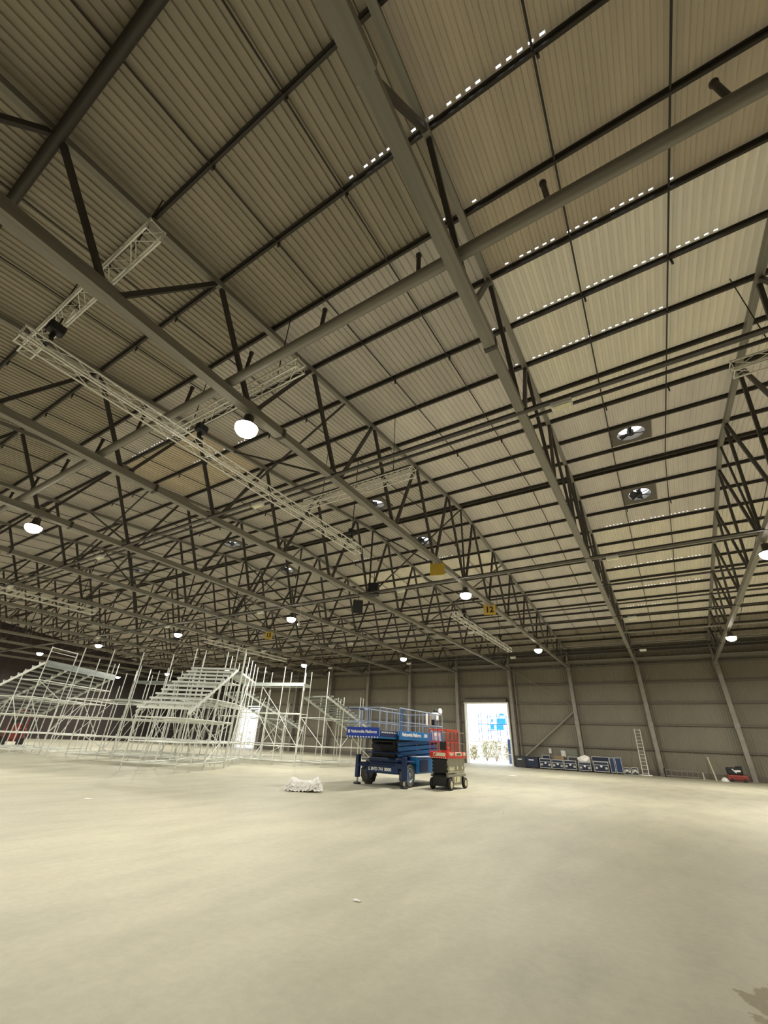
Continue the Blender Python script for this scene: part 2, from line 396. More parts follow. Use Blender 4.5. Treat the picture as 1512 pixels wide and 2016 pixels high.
# columns: I-sections in front of the cladding
def isec(w, h, t, L):
    pts = [(-w, -h), (w, -h), (w, -h + t), (t / 2, -h + t), (t / 2, h - t), (w, h - t), (w, h), (-w, h), (-w, h - t), (-t / 2, h - t), (-t / 2, -h + t), (-w, -h + t)]
    n = len(pts); v = [(x, y, 0) for x, y in pts] + [(x, y, L) for x, y in pts]
    f = [(i, (i + 1) % n, n + (i + 1) % n, n + i) for i in range(n)] + [tuple(range(n))[::-1], tuple(range(n, 2 * n))]
    return v, f
v, f = isec(0.17, 0.24, 0.03, 9.9); cme = pymesh('column', v, f, M['col'])
for k in range(-11, 3):
    x = X0 + BAY * k
    link('column', cme, wf, Matrix.Translation((x, Y_FAR - 0.43, 0)))
    box('base_plate', (x, Y_FAR - 0.43, 0.02), (0.5, 0.62, 0.04), M['col'], wf)
    box('splice_plate', (x, Y_FAR - 0.69, 4.05), (0.40, 0.05, 0.5), M['col'], wf)
    box('cap_plate', (x, Y_FAR - 0.43, 9.05), (0.44, 0.6, 0.12), M['steel'], wf)
box('eaves_beam', ((X_L + X_R) / 2, Y_FAR - 0.35, 9.95), (X_R - X_L, 0.25, 0.3), M['steel'], wf)
box('gutter_beam', ((X_L + X_R) / 2, Y_FAR - 0.25, 10.9), (X_R - X_L, 0.2, 0.3), M['steel_d'], wf)
tube('brace', (-8.0, Y_FAR - .45, 5.2), (-14.0, Y_FAR - .45, 0.5), 0.10, M['col'], wf)
tube('brace', (-8.0, Y_FAR - .45, 5.6), (-14.0, Y_FAR - .45, 9.4), 0.035, M['col'], wf)
tube('brace', (-46.3, Y_FAR - .45, 5.2), (-40.1, Y_FAR - .45, 0.5), 0.09, M['col'], wf)
tube('downpipe', (-13.85, Y_FAR - .3, 0.4), (-13.85, Y_FAR - .3, 9.6), 0.06, M['col'], wf)
# doorways
def doorway(name, label, k):
    d0, d1, dh = DOORS[k]
    t = thing(name, label, None, (0, 0, 0), kind='structure')
    for x in (d0 - .07, d1 + .07): bbox('jamb', (x, Y_FAR - .12, dh / 2), (0.16, 0.34, dh), M['alu'], t, 0.015)
    bbox('lintel', ((d0 + d1) / 2, Y_FAR - .16, dh + .06), (d1 - d0 + .34, 0.42, 0.14), M['alu'], t, 0.015)
    lathe('shutter_roll', ((0.05, -.5 * (d1 - d0)), (0.24, -.5 * (d1 - d0)), (0.24, .5 * (d1 - d0)), (0.05, .5 * (d1 - d0))), M['girt'], t, Matrix.Translation(((d0 + d1) / 2, Y_FAR - .28, dh + .36)) @ Matrix.Rotation(R(90), 4, 'Y'))
    for x in (d0 + .05, d1 - .05): box('guide_rail', (x, Y_FAR - .02, dh / 2), (0.08, 0.1, dh), M['galv'], t)
    box('threshold', ((d0 + d1) / 2, Y_FAR + .1, 0.012), (d1 - d0, 0.5, 0.03), M['galv_d'], t)
doorway('door_1', 'open roller shutter doorway letting in daylight right of the lifts', -3)
doorway('door_2', 'open bright doorway seen through the scaffold towers', -9)
# other three sides
wl = thing('wall_left', 'dark end wall far beyond the scaffold stands', None, kind='structure')
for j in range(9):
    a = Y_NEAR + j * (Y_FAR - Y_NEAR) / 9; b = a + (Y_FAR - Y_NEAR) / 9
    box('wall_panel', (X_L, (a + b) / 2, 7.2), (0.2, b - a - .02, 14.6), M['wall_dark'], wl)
wr = thing('wall_right', 'corrugated end wall right of the photographed area', None, kind='structure')
wn_ = thing('wall_near', 'corrugated side wall behind the camera', None, kind='structure')
for j in range(9):
    a = Y_NEAR + j * (Y_FAR - Y_NEAR) / 9; b = a + (Y_FAR - Y_NEAR) / 9
    box('wall_panel', (X_R, (a + b) / 2, 7.2), (0.2, b - a, 14.6), M['wall'], wr)
for k in range(-12, 3):
    box('wall_panel', (X0 + BAY * (k + .5), Y_NEAR, 5.8), (BAY, 0.2, 11.8), M['wall'], wn_)

# ------------------------------------------------------------------ roof trusses
def truss(idx, x, label):
    t = thing('roof_truss', label, 'truss', (x, 0, 0), group='lattice roof trusses')
    for s in (-1, 1):
        beam('top_chord', (0, RIDGE_Y, RIDGE_Z), (0, RIDGE_Y + s * HALF, zt(RIDGE_Y + s * HALF)), 0.16, 0.18, M['steel'], t)
    beam('bottom_chord', (0, RIDGE_Y - HALF, Z_BOT), (0, RIDGE_Y - 4.98 * PAN, Z_BOT), 0.32, 0.30, M['steel'], t)
    beam('bottom_chord', (0, RIDGE_Y - 4.98 * PAN, Z_BOT), (0, RIDGE_Y - 3.7 * PAN, Z_BOT), 0.25, 0.25, M['steel'], t)
    beam('bottom_chord', (0, RIDGE_Y - 3.7 * PAN, Z_BOT), (0, RIDGE_Y + HALF, Z_BOT), 0.22, 0.23, M['steel'], t)
    box('splice_collar', (0, RIDGE_Y - 3.7 * PAN, Z_BOT), (0.29, 0.10, 0.29), M['steel_d'], t)
    lo, hi = (-7, 7)
    for i in range(lo, hi + 1):
        yb = RIDGE_Y + i * PAN
        if abs(yb - RIDGE_Y) > HALF - .3: continue
        for s in (-.5, .5):
            yt = yb + s * PAN
            if abs(yt - RIDGE_Y) > HALF + .01: continue
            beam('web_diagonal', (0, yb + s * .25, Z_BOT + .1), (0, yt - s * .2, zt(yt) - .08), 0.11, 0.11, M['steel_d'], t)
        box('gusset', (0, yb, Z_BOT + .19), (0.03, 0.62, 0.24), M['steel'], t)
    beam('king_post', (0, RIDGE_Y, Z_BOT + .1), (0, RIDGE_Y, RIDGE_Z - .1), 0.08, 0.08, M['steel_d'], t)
    for s in (-1, 1): beam('end_post', (0, RIDGE_Y + s * (HALF - .1), Z_BOT - .2), (0, RIDGE_Y + s * (HALF - .1), zt(RIDGE_Y + s * HALF)), 0.2, 0.2, M['steel'], t)
    # small tie struts from bottom nodes to the purlin lines, seen as oblique thin bars
    return t
for i in range(0, 13):
    k = 1 - i
    truss(i, X0 + BAY * k, '%s grey steel lattice roof truss counting leftwards from the right edge' % ordinal(i))

# longitudinal bracing frames between trusses at some bottom nodes: inclined struts to the ridge and purlins
def cross_brace(label, x0, yb, yt):
    t = thing('sway_brace', label, 'brace', (x0, 0, 0), group='inclined sway braces between trusses')
    tube('brace_tube', (0, yb, Z_BOT + .12), (BAY, yt, zt(yt) - .05), 0.045, M['steel_d'], t)
    tube('brace_tube', (BAY, yb, Z_BOT + .12), (0, yt, zt(yt) - .05), 0.045, M['steel_d'], t)
    return t
for k, nn, where in ((-2, -3, 'on near slope'), (-2, 0, 'under the ridge'), (-2, 2, 'beyond the ridge'), (-4, -3, 'on near slope'), (-4, 0, 'under the ridge'), (-5, -2, 'on near slope'), (-5, 1, 'beyond the ridge')):
    cross_brace('thin crossing braces between %s and %s trusses from right, %s' % (ordinal(-k), ordinal(1 - k), where), X0 + BAY * k, RIDGE_Y + nn * PAN, RIDGE_Y + nn * PAN)

# ------------------------------------------------------------------ longitudinal tubes and trays
XE = -78.0
def long_tube(label, y, z, r, m, x0=XE, x1=X_R - .3):
    return tag(tube('roof_tube', (x0, y, z), (x1, y, z), r, m, None, 12), label, 'tube', 'long tubes running below the roof')
big = thing('main_pipe', 'thick grey pipe with upright stubs crossing the ceiling overhead', 'pipe', (0, 4.38, 9.78))
tube('pipe', (XE, 0, 0), (X_R - .3, 0, 0), 0.125, M['steel'], big, 14)
x = 12.9
while x > -40:
    st = tube('stub', (x, 0, 0.1), (x, 0.02, 0.80), 0.05, M['steel_d'], big)
    lathe('stub_cap', ((.03, 0), (.065, .01), (.065, .05), (.03, .06)), M['steel_d'], big, Matrix.Translation((x, 0.02, .78)), 10)
    x -= 2.53
for lbl, y, z, r, m in (
    ('twin longitudinal tube nearest the camera, running under the small white box', 9.05, 9.62, .055, 'steel'),
    ('slim tube just behind the first cable tray', 9.45, 9.72, .05, 'steel_d'),
    ('longitudinal tube running under the ridge', 20.6, 9.66, .06, 'steel'),
    ('longitudinal tube beyond the ridge at the yellow number signs', 24.75, 9.64, .055, 'steel_d'),
    ('longitudinal tube two panels beyond the ridge', 28.6, 9.64, .05, 'steel_d'),
    ('longitudinal tube at the third lamp row', 36.5, 9.64, .06, 'steel'),
    ('longitudinal tube close to the far wall', 44.2, 9.64, .055, 'steel_d'),
    ('pale sprinkler pipe running along the top of the far wall', 47.3, 10.92, .055, 'col')):
    long_tube(lbl, y, z, r, M[m])
# heavy longitudinal strut at the top chord over the camera
tag(tube('roof_strut', (XE, RIDGE_Y - 5.5 * PAN, zt(RIDGE_Y - 5.5 * PAN) - .1), (X_R - .3, RIDGE_Y - 5.5 * PAN, zt(RIDGE_Y - 5.5 * PAN) - .1), 0.11, M['purlin'], None, 12), 'thick dark strut crossing the roof at the top left corner', 'strut')
# cable trays with emergency light boxes
trayrow = ['nearest the camera', 'below the ridge', 'beyond the ridge', 'nearest the far wall']
for q, y in enumerate((8.72, 19.6, 30.4, 41.3)):
    t = thing('cable_tray', 'narrow metal cable tray across the trusses, row %s' % trayrow[q], 'cable tray', (0, y, 9.33), group='cable trays across the trusses')
    for s in (-.05, .05): box('side_rail', ((XE + X_R) / 2, s, .03), (X_R - XE - .6, 0.015, 0.07), M['steel_d'], t)
    box('tray_bed', ((XE + X_R) / 2, 0, 0), (X_R - XE - .6, 0.10, 0.012), M['steel_d'], t)
    for j, x in enumerate((-.5, -11.3, -22.6, -33.4, -44.3)):
        e = thing('emergency_light', 'small white emergency light box under the tray %s, %s from the right' % (trayrow[q], ordinal(j)), 'light box', (x, y, 9.18), group='emergency light boxes')
        bbox('housing', (0, 0, 0), (0.50, 0.22, 0.14), M['white'], e, 0.02)
        bbox('diffuser', (0.0, 0, -.08), (0.44, 0.18, 0.03), M['cream'], e, 0.01)
        for s in (-.18, .18): tube('hanger', (s, 0, .07), (s, 0, .135), .008, M['galv'], e, 6)

# ------------------------------------------------------------------ high-bay lamps
def lamp(x, y, label):
    t = thing('high_bay_lamp', label, 'lamp', (x, y, 8.82), group='high-bay lamps')
    tube('hook', (0, 0, .34), (0, 0, Z_BOT - 8.82 - .1), .015, M['steel_d'], t, 6)
    lathe('housing', ((.06, .42), (.13, .40), (.15, .16), (.30, .06), (.31, .02), (.05, .02)), M['steel_d'], t, None, 18)
    lathe('diffuser', ((.30, .02), (.295, -.07), (.24, -.16), (.14, -.225), (.02, -.245)), M['lens'], t, None, 18)
    ld = bpy.data.lights.new('lamp_glow', 'AREA'); ld.shape = 'DISK'; ld.size = 0.46; ld.energy = LAMP_W; ld.color = (1.0, 0.965, 0.86)
    link('lamp_glow', ld, t, Matrix.Translation((0, 0, -.27)))
    return t
rows = [(RIDGE_Y - 4 * PAN, 'near row overhead'), (RIDGE_Y, 'middle row under the ridge'), (RIDGE_Y + 4.08 * PAN, 'row nearest the far wall')]
for y, rl in rows:
    for i, k in enumerate((2.75, 1, -1, -3, -5, -7, -9, -11)):
        if y < 10 and k > 0: continue          # the near row has no lamps over the right-hand bays
        x = X0 + BAY * k
        lamp(x, y, 'glowing high-bay lamp, %s from the right in the %s' % (ordinal(i - (1 if y > 10 else 2)), rl) if k < 2 else 'high-bay lamp beyond the right edge of the photo in the %s' % rl)

# ------------------------------------------------------------------ roof fans
for q, (fx, fy) in enumerate(FANS):
    lab = ['bright round roof fan on the near roof slope at right', 'dark roof fan with glints beyond the ridge at right', 'roof fan on the near slope left of the second truss', 'roof fan beyond the ridge left of the second truss', 'roof fan on the near slope above the scaffold', 'roof fan beyond the ridge above the scaffold', 'leftmost roof fan on the near slope'][q]
    t = thing('roof_fan', lab, 'fan', (fx, fy, zt(fy) + SHEET_UP), group='roof fans')
    sl = math.atan(SLOPE if fy < RIDGE_Y else -SLOPE)
    T = Matrix.Rotation(sl, 4, 'X')
    # square plate with round hole
    n = 32; v = []; f = []
    for i in range(n):
        a = 2 * math.pi * i / n; c, s_ = math.cos(a), math.sin(a); e = 0.80 / max(abs(c), abs(s_))
        v += [(FAN_R * c, FAN_R * s_, -.05), (e * c, e * s_, -.05), (FAN_R * c, FAN_R * s_, .28), (e * c, e * s_, .04)]
    for i in range(n):
        j = (i + 1) % n
        f += [(4 * i, 4 * i + 1, 4 * j + 1, 4 * j), (4 * i + 2, 4 * i, 4 * j, 4 * j + 2), (4 * i + 1, 4 * i + 3, 4 * j + 3, 4 * j + 1), (4 * i + 3, 4 * i + 2, 4 * j + 2, 4 * j + 3)]
    link('mount_plate', pymesh('mount_plate', v, f, M['girt']), t, T)
    lathe('motor', ((.08, -.12), (.14, -.10), (.14, .10), (.08, .12)), M['blackm'], t, T, 14)
    for a in (0.3, 0.3 + R(120), 0.3 + R(240)):
        tube('stay', T @ Vector((.12 * math.cos(a), .12 * math.sin(a), -.05)), T @ Vector((FAN_R * math.cos(a), FAN_R * math.sin(a), -.05)), .022, M['blackm'], t, 6)
    nb = 3 if q % 2 == 0 else 6
    for b in range(nb):
        a = 2 * math.pi * b / nb + 2.6; rz = Matrix.Rotation(a, 4, 'Z') @ Matrix.Rotation(R(28), 4, 'X')
        wv = 0.10 if nb == 3 else 0.17
        vv = [(.12, -wv * .5, .003), (.50, -wv, .003), (.50, wv, .003), (.12, wv * .5, .003)]; vv += [(x_, y_, -.006) for x_, y_, _ in vv]
        ff = [(0, 1, 2, 3), (7, 6, 5, 4), (0, 4, 5, 1), (1, 5, 6, 2), (2, 6, 7, 3), (3, 7, 4, 0)]
        link('blade', pymesh('blade', vv, ff, M['blackm']), t, T @ rz)

# ------------------------------------------------------------------ aluminium box trusses hung from the roof
def boxtruss(label, p, q, w=0.30, bay=0.5, hoist=None):
    p = Vector(p); q = Vector(q); L = (q - p).length; ang = math.atan2(q.y - p.y, q.x - p.x)
    t = thing('lighting_truss', label, 'truss', p, ang, 'aluminium lighting trusses')
    h = w / 2
    for sy in (-h, h):
        for sz in (-h, h): tube('main_chord', (0, sy, sz), (L, sy, sz), .025, M['alu'], t, 8)
    n = int(L / bay)
    for i in range(n):
        a, b = i * L / n, (i + 1) * L / n
        s = 1 if i % 2 else -1
        tube('lattice_rod', (a, s * h, -h), (b, -s * h, -h), .010, M['alu'], t, 5)
        tube('lattice_rod', (a, s * h, h), (b, -s * h, h), .010, M['alu'], t, 5)
        tube('lattice_rod', (a, -h, s * h), (b, -h, -s * h), .010, M['alu'], t, 5)
        tube('lattice_rod', (a, h, s * h), (b, h, -s * h), .010, M['alu'], t, 5)
    for x in (0.02, L - .02):
        for sy in (-h, h): tube('end_rod', (x, sy, -h), (x, sy, h), .014, M['alu'], t, 6)
        for sz in (-h, h): tube('end_rod', (x, -h, sz), (x, h, sz), .014, M['alu'], t, 6)
    if p.z > 10:      # cross pieces hang on two wire ropes from the roof steel
        for x in ((.9, L - .9) if p.z > 10 else (3.2, L - 3.4)): tube('suspension_rope', (x, 0, h), (x, 0, zt(p.y + (x if p.z < 10 else 0)) + .1 - p.z), .014, M['chain'], t, 6)
    return t, ang
def hoist(label, x, y, z0, z1):
    t = thing('chain_hoist', label, 'hoist', (x, y, z0), group='black chain hoists')
    bbox('motor_body', (0, 0, .28), (0.22, 0.34, 0.26), M['blackm'], t, 0.03)
    tube('chain', (0, 0, .4), (0, 0, z1 - z0), .02, M['chain'], t, 6)
    bbox('hook_block', (0, 0, .06), (0.12, 0.10, .14), M['chain'], t, 0.02)
    for s in (-.15, .15): beam('sling', (s, 0, -.15), (0, 0, .06), .03, .03, M['chain'], t)
    box('clamp_bar', (0, 0, -.175), (0.40, .08, .06), M['chain'], t)
    return t
boxtruss('long aluminium lighting truss hanging left of the brightest lamp', (-10.05, 0.7, 9.0), (-10.05, 13.6, 9.0))
boxtruss('aluminium lighting truss hanging before the far doorway', (-10.3, 24.6, 9.0), (-10.3, 37.0, 9.0))
boxtruss('aluminium lighting truss at the left edge of the photo', (-34.0, 1.5, 9.0), (-34.0, 14.2, 9.0))
boxtruss('distant aluminium lighting truss above the scaffold stands', (-34.2, 24.0, 9.0), (-34.2, 34.5, 9.0))
boxtruss('short cross truss at upper left resting over the steel truss', (-12.2, 1.17, 10.2), (-6.4, 1.17, 10.2))
boxtruss('short cross truss behind the brightest lamp', (-11.6, 5.15, 10.2), (-6.15, 5.15, 10.2))
boxtruss('short cross truss over the far end of the long lighting truss', (-11.0, 10.85, 10.2), (-5.8, 10.85, 10.2))
boxtruss('short cross truss cut by the right edge of the photo', (3.35, 10.7, 10.2), (8.5, 10.7, 10.2))
for lab, x, y, z0, z1 in (('black chain hoist at the near end of the long lighting truss', -10.05, 1.17, 9.38, 10.03), ('black chain hoist at the middle of the long lighting truss', -10.05, 5.15, 9.38, 10.03),
    ('black chain hoist at the far end of the long lighting truss', -10.05, 13.0, 9.38, zt(13.0) + .09), ('black chain hoist on the truss before the far doorway', -10.3, 26.65, 9.38, zt(26.65) + .09), ('black chain hoist at the far end of the truss before the doorway', -10.3, 34.45, 9.38, zt(34.45) + .09),
    ('black chain hoist on the truss at the left edge', -34.0, 13.0, 9.38, zt(13.0) + .09), ('black chain hoist on the distant truss above the scaffold', -34.2, 26.65, 9.38, zt(26.65) + .09)):
    hoist(lab, x, y, z0, z1)
# hanging speakers
for q, (x, y, z) in enumerate(((-13.6, 20.25, 9.75), (-14.95, 20.6, 8.95))):
    t = thing('loudspeaker', ['upper black loudspeaker box hung on the third truss', 'lower tilted black loudspeaker box hung on the third truss'][q], 'speaker', (x, y, z), R(35 if q else 20), 'hanging loudspeakers')
    tl = Matrix.Rotation(R(0 if q == 0 else 28), 4, 'X')
    bbox('cabinet', (0, 0, 0), (0.62, 0.5, 0.75), M['blackm'], t, 0.03, rot=tl)
    bbox('grille', tl @ Vector((0, -.26, 0)), (0.54, 0.03, 0.66), M['black'], t, 0.01, rot=tl)
    tube('hanger', (0, 0, .3), (0, 0, 1.1 if q == 0 else .66), .02, M['chain'], t)
# yellow number signs
def sign(x, y, num, label):
    t = thing('number_sign', label, 'sign', (x, y, 9.08), R(12), 'yellow bay number signs')
    bbox('board', (0, 0, 0), (0.72, 0.03, 0.62), M['yellow'], t, 0.008)
    if num: text('numerals', num, 0.5, M['blackm'], t, Matrix.Translation((0, -.018, 0)) @ face_to((0, -1, 0)), .015)
    for s in (-.25, .25): tube('hanger', (s, 0, .3), (s, 0, .42), .012, M['chain'], t, 6)
sign(-7.95, 17.3, None, 'blank yellow board hung under the truss beside the lamp')
sign(-7.95, 24.9, '12', 'yellow sign board reading 12 hung under the truss')
sign(-27.1, 24.9, '15', 'small distant yellow sign board above the scaffold')
# hanging pendulum microphone-like sensor pieces
t = thing('hanging_sensor', 'small white pendant hanging on a rod beside the middle lamp', 'pendant', (-19.75, 20.6, 8.3))
tube('rod', (0, 0, .08), (0, 0, 1.31), .015, M['white'], t, 6); lathe('bob', ((.02, -.1), (.09, -.06), (.1, .02), (.03, .1)), M['white'], t, None, 12)
t = thing('hanging_sensor', 'white rod pendant below the lamp at the right edge', 'pendant', (5.3, 21.9, 7.85))
tube('rod', (0, 0, .06), (-.3, -.4, 1.0), .018, M['white'], t, 6); lathe('bob', ((.02, -.1), (.10, -.06), (.12, .02), (.03, .1)), M['white'], t, None, 12)
# cable coil
bm = bmesh.new()
t = thing('cable_coil', 'small pale coil of cable hung under the upper left cross truss', 'cable', (-9.3, 1.17, 9.60))
n = 24; v = []; f = []
for i in range(n):
    a = 2 * math.pi * i / n
    for j in range(6):
        b = 2 * math.pi * j / 6; rr = .19 + .016 * math.cos(b); v.append((rr * math.cos(a), .016 * math.sin(b), rr * math.sin(a)))
for i in range(n):
    for j in range(6): f.append((i * 6 + j, ((i + 1) % n) * 6 + j, ((i + 1) % n) * 6 + (j + 1) % 6, i * 6 + (j + 1) % 6))
link('coil', pymesh('coil', v, f, M['alu']), t); tube('tie', (0, 0, .18), (0, 0, .42), .01, M['chain'], t, 6)
bm.free()

# ------------------------------------------------------------------ scaffold stands
def scaffold(label, loc, ang, nx, bx, ys, post_top, deck_h, levels, seats=None, decks=(), brace_sides=(), brace_rows=(), back_panel=None, fascia_pale=False):
    t = thing('scaffold_stand', label, 'scaffold', (loc[0], loc[1], 0), ang, 'galvanised scaffold stands')
    W = nx * bx; r = .031
    for i in range(nx + 1):
        for j, y in enumerate(ys):
            x = i * bx
            tube('standard', (x, y, .22), (x, y, post_top(i, j, y)), r, M['galv'], t)
            tube('base_jack', (x, y, .01), (x, y, .24), .019, M['galv_d'], t, 6)
            box('foot_plate', (x, y, .006), (.16, .16, .012), M['galv_d'], t)
    for z in levels:
        for j, y in enumerate(ys):
            if z <= deck_h(y) + .05:
                for i in range(nx): tube('ledger', (i * bx, y, z), ((i + 1) * bx, y, z), .025, M['galv'], t)
        for j in range(len(ys) - 1):
            if z <= min(deck_h(ys[j]), deck_h(ys[j + 1])) + .05:
                for i in range(nx + 1): tube('ledger', (i * bx, ys[j], z), (i * bx, ys[j + 1], z), .025, M['galv'], t)
    for (i, j, za, zb) in brace_sides:
        tube('diagonal_brace', (i * bx + .03, ys[j], za), (i * bx + .03, ys[j + 1], zb), .021, M['galv'], t, 6)
    for (j, i, za, zb) in brace_rows:
        tube('diagonal_brace', (i * bx, ys[j] - .03, za), ((i + 1) * bx, ys[j] - .03, zb), .021, M['galv'], t, 6)
    if seats:
        n, y0, z0, tr, ri = seats
        for i in range(nx + 1):
            beam('raker', (i * bx + .06, y0 - .15, z0 - .22), (i * bx + .06, y0 + n * tr, z0 + n * ri - .22), .06, .13, M['galv'], t)
        for q in range(n):
            y = y0 + q * tr; z = z0 + q * ri
            box('seat_plank', (W / 2, y + tr * .47, z), (W + .16, tr * .9, .05), M['deck_dk'], t)
            box('row_rail', (W / 2, y + .02, z + .01), (W + .2, .045, .09), M['galv'], t)
            for i in range(nx + 1):
                box('step_bracket', (i * bx + .06, y + .03, z - ri * .5), (.045, .045, ri + .06), M['galv'], t)
                box('step_bracket', (i * bx + .06, y + tr * .5, z - .05), (.045, tr, .045), M['galv'], t)
    if back_panel:
        for i in range(nx): box('back_panel', ((i + .5) * bx, ys[-1] + .05, back_panel), (bx - .02, .03, .40), M['deck_dk'], t)
    for (xa, xb, ya, yb, z) in decks:
        np_ = max(1, int((yb - ya) / .32)); 
        for q in range(np_):
            box('deck_board', ((xa + xb) / 2, ya + (q + .5) * (yb - ya) / np_, z), (xb - xa, (yb - ya) / np_ - .012, .06), M['galv_d'], t)
        box('fascia', ((xa + xb) / 2, ya - .02, z - .03), (xb - xa, .03, .22), M['galv_d'] if fascia_pale else M['deck_dk'], t)
    return t
AN = R(26.0); U = Vector((math.cos(AN), math.sin(AN), 0)); V = Vector((-math.sin(AN), math.cos(AN), 0)); O = Vector((-19.1, 13.45, 0))
def uv(a, b): return O + U * a + V * b
# A: nearest stand, rows facing the camera
ysA = [0, 1.3, 2.6, 3.9, 5.0]
hA = lambda y: 2.55 + .60 * min(y, 4.2)
scaffold('nearest scaffold grandstand with stepped seat rows facing the camera', uv(-2.57, 0), AN, 1, 2.57, ysA,
    lambda i, j, y: (2.5, 3.3, 4.1, 6.05, 6.15)[j] + (.1 if i else 0), hA, (.32, 1.2, 2.2, 3.2, 4.2),
    seats=(11, .0, 2.6, .39, .235),
    brace_sides=[(1, 1, 1.2, 3.2), (1, 2, 3.2, 1.2), (1, 0, 2.2, .35), (1, 2, .35, 1.2), (1, 3, 2.2, 4.2), (0, 1, 1.2, 3.2), (0, 2, 3.2, 1.2), (1, 3, 1.2, .35)],
    brace_rows=[(4, 0, .4, 2.2), (3, 0, 3.2, 1.2), (0, 0, .35, .35)])
# tall standards bundled behind it
ysK = [0, 1.25, 2.5, 3.75, 5.0]; AK = R(38)
scaffold('row of tall scaffold standards receding behind the nearest grandstand', (-21.7 - 1.1 * math.cos(AK), 18.35 - 1.1 * math.sin(AK)), AK, 1, 1.1, ysK,
    lambda i, j, y: 6.15 - .03 * j, lambda y: 5.0, (.35, 1.2, 3.2, 4.9), brace_sides=[(1, 0, .35, 3.2), (1, 2, 3.2, .35), (1, 1, 3.2, 4.9), (1, 3, 1.2, 3.2)],
    decks=[(0, 1.1, 0, 5.0, 4.98)])
# F: long front row further left
hF = lambda y: 5.2
scaffold('long row of tall scaffold bays between the left and nearest stands', uv(-11.1, 5.4), AN, 4, 2.07, [0, 1.57, 3.14, 4.7],
    lambda i, j, y: (6.2, 4.2, 5.7, 5.3)[j] - (.08 * i), hF, (.32, 1.2, 2.2, 3.2), brace_sides=[(0, 0, .35, 3.2), (2, 0, 3.2, 1.2), (4, 0, 1.2, 3.2), (1, 1, .35, 3.2), (3, 1, 3.2, .35), (2, 2, .35, 3.2)],
    brace_rows=[(1, 0, 1.2, 3.2), (1, 2, 3.2, 1.2), (2, 1, .35, 3.2), (2, 3, 3.2, .35), (0, 1, 1.2, .35), (3, 0, .35, 3.2), (3, 2, .35, 3.2), (3, 3, 3.2, .35)],
    decks=[(2.07, 8.28, 1.57, 3.14, 3.3)])
# L: leftmost stand; rows run away from the camera and step down to the left
D = 5.2; lowfar = Vector((-36.7, 18.5, 0)) - U * D
LS = scaffold('leftmost scaffold grandstand stepping down towards the left edge', (lowfar.x, lowfar.y), math.atan2(-V.y, -V.x), 3, 2.25, [0, 1.3, 2.6, 3.9, 5.2],
    lambda i, j, y: (2.4, 3.2, 3.9, 4.7, 6.25)[j], lambda y: 2.4 + .58 * y, (.32, 1.2, 2.2, 3.2, 4.2), seats=(13, 0, 2.45, .40, .23),
    brace_sides=[(3, 0, .35, 2.2), (3, 1, 2.2, .35), (3, 2, 1.2, 3.2), (3, 3, 3.2, 1.2), (0, 1, 1.2, 3.2)],
    brace_rows=[(4, 0, 1.2, 3.2), (4, 1, 3.2, 1.2), (4, 2, .35, 3.2), (4, 2, 3.2, 4.2)], back_panel=5.2)
tube('guard_rail', (6.75, 5.2, 6.2), (4.5, 5.2, 6.2), .028, M['galv'], LS); tube('guard_rail', (6.75, 5.2, 5.95), (4.5, 5.2, 5.95), .022, M['galv'], LS)
# M: stand behind, closing the ring
scaffold('rear scaffold stand with a grey fascia closing the ring at back', uv(-11.5, 11.7), AN - R(8), 4, 2.07, [0, 1.4],
    lambda i, j, y: (5.7, 6.0)[j], lambda y: 4.9, (.32, 1.2, 2.3, 3.4), brace_rows=[(0, 0, .35, 3.4), (0, 1, 3.4, .35), (0, 3, .35, 3.4), (1, 1, 1.2, 4), (1, 2, 4, 1.2)],
    decks=[(0, 8.28, 0, 1.4, 4.9)])
# B: walkway tower
hB = lambda y: 4.95
scaffold('scaffold walkway tower with a high deck left of the blue lift', (-26.25, 22.5), R(13), 3, 1.68, [0, 1.0],
    lambda i, j, y: (6.15, 5.9)[j], hB, (.26, 1.1, 3.08, 4.86), decks=[(0, 5.04, 0, 1.0, 4.97)], fascia_pale=True,
    brace_rows=[(0, 1, 4.8, 3.15), (0, 1, 3.05, 1.15), (0, 2, 3.05, 1.15), (1, 1, 1.15, 3.05), (1, 1, .3, 1.1), (1, 0, 1.1, .3)],
    brace_sides=[(1, 0, .3, 1.1), (3, 0, 1.15, 3.05), (1, 0, 3.05, 4.8)])
# C: grandstand whose rows face the far wall
hC = lambda y: 2.35 + .325 * y
scaffold('scaffold grandstand stepping down towards the far wall behind the blue lift', (-20.1, 31.25), math.pi, 1, 2.2, [0, 1.9, 2.25, 4.4, 6.45],
    lambda i, j, y: (1.7, 4.55, 4.6, 4.4, 5.9)[j], hC, (.26, 1.15, 2.9), seats=(14, 0.1, 2.4, .44, .146),
    brace_sides=[(0, 2, 2.9, 1.15), (0, 3, 1.15, 2.9), (0, 0, .3, 1.15)], brace_rows=[(1, 0, 1.15, 2.9), (4, 0, 1.15, 2.9)])
scaffold('scaffold grandstand stepping down towards the far wall seen through the walkway tower', (-27.4, 31.0), math.pi, 1, 2.4, [0, 2.2, 4.6, 7.2],
    lambda i, j, y: (2.6, 4.2, 5.0, 5.9)[j], hC, (.26, 1.15, 2.9), seats=(16, 0.1, 2.4, .44, .146), brace_sides=[(0, 1, .3, 2.9), (0, 2, 2.9, .3)], brace_rows=[(1, 0, 1.15, 2.9)])

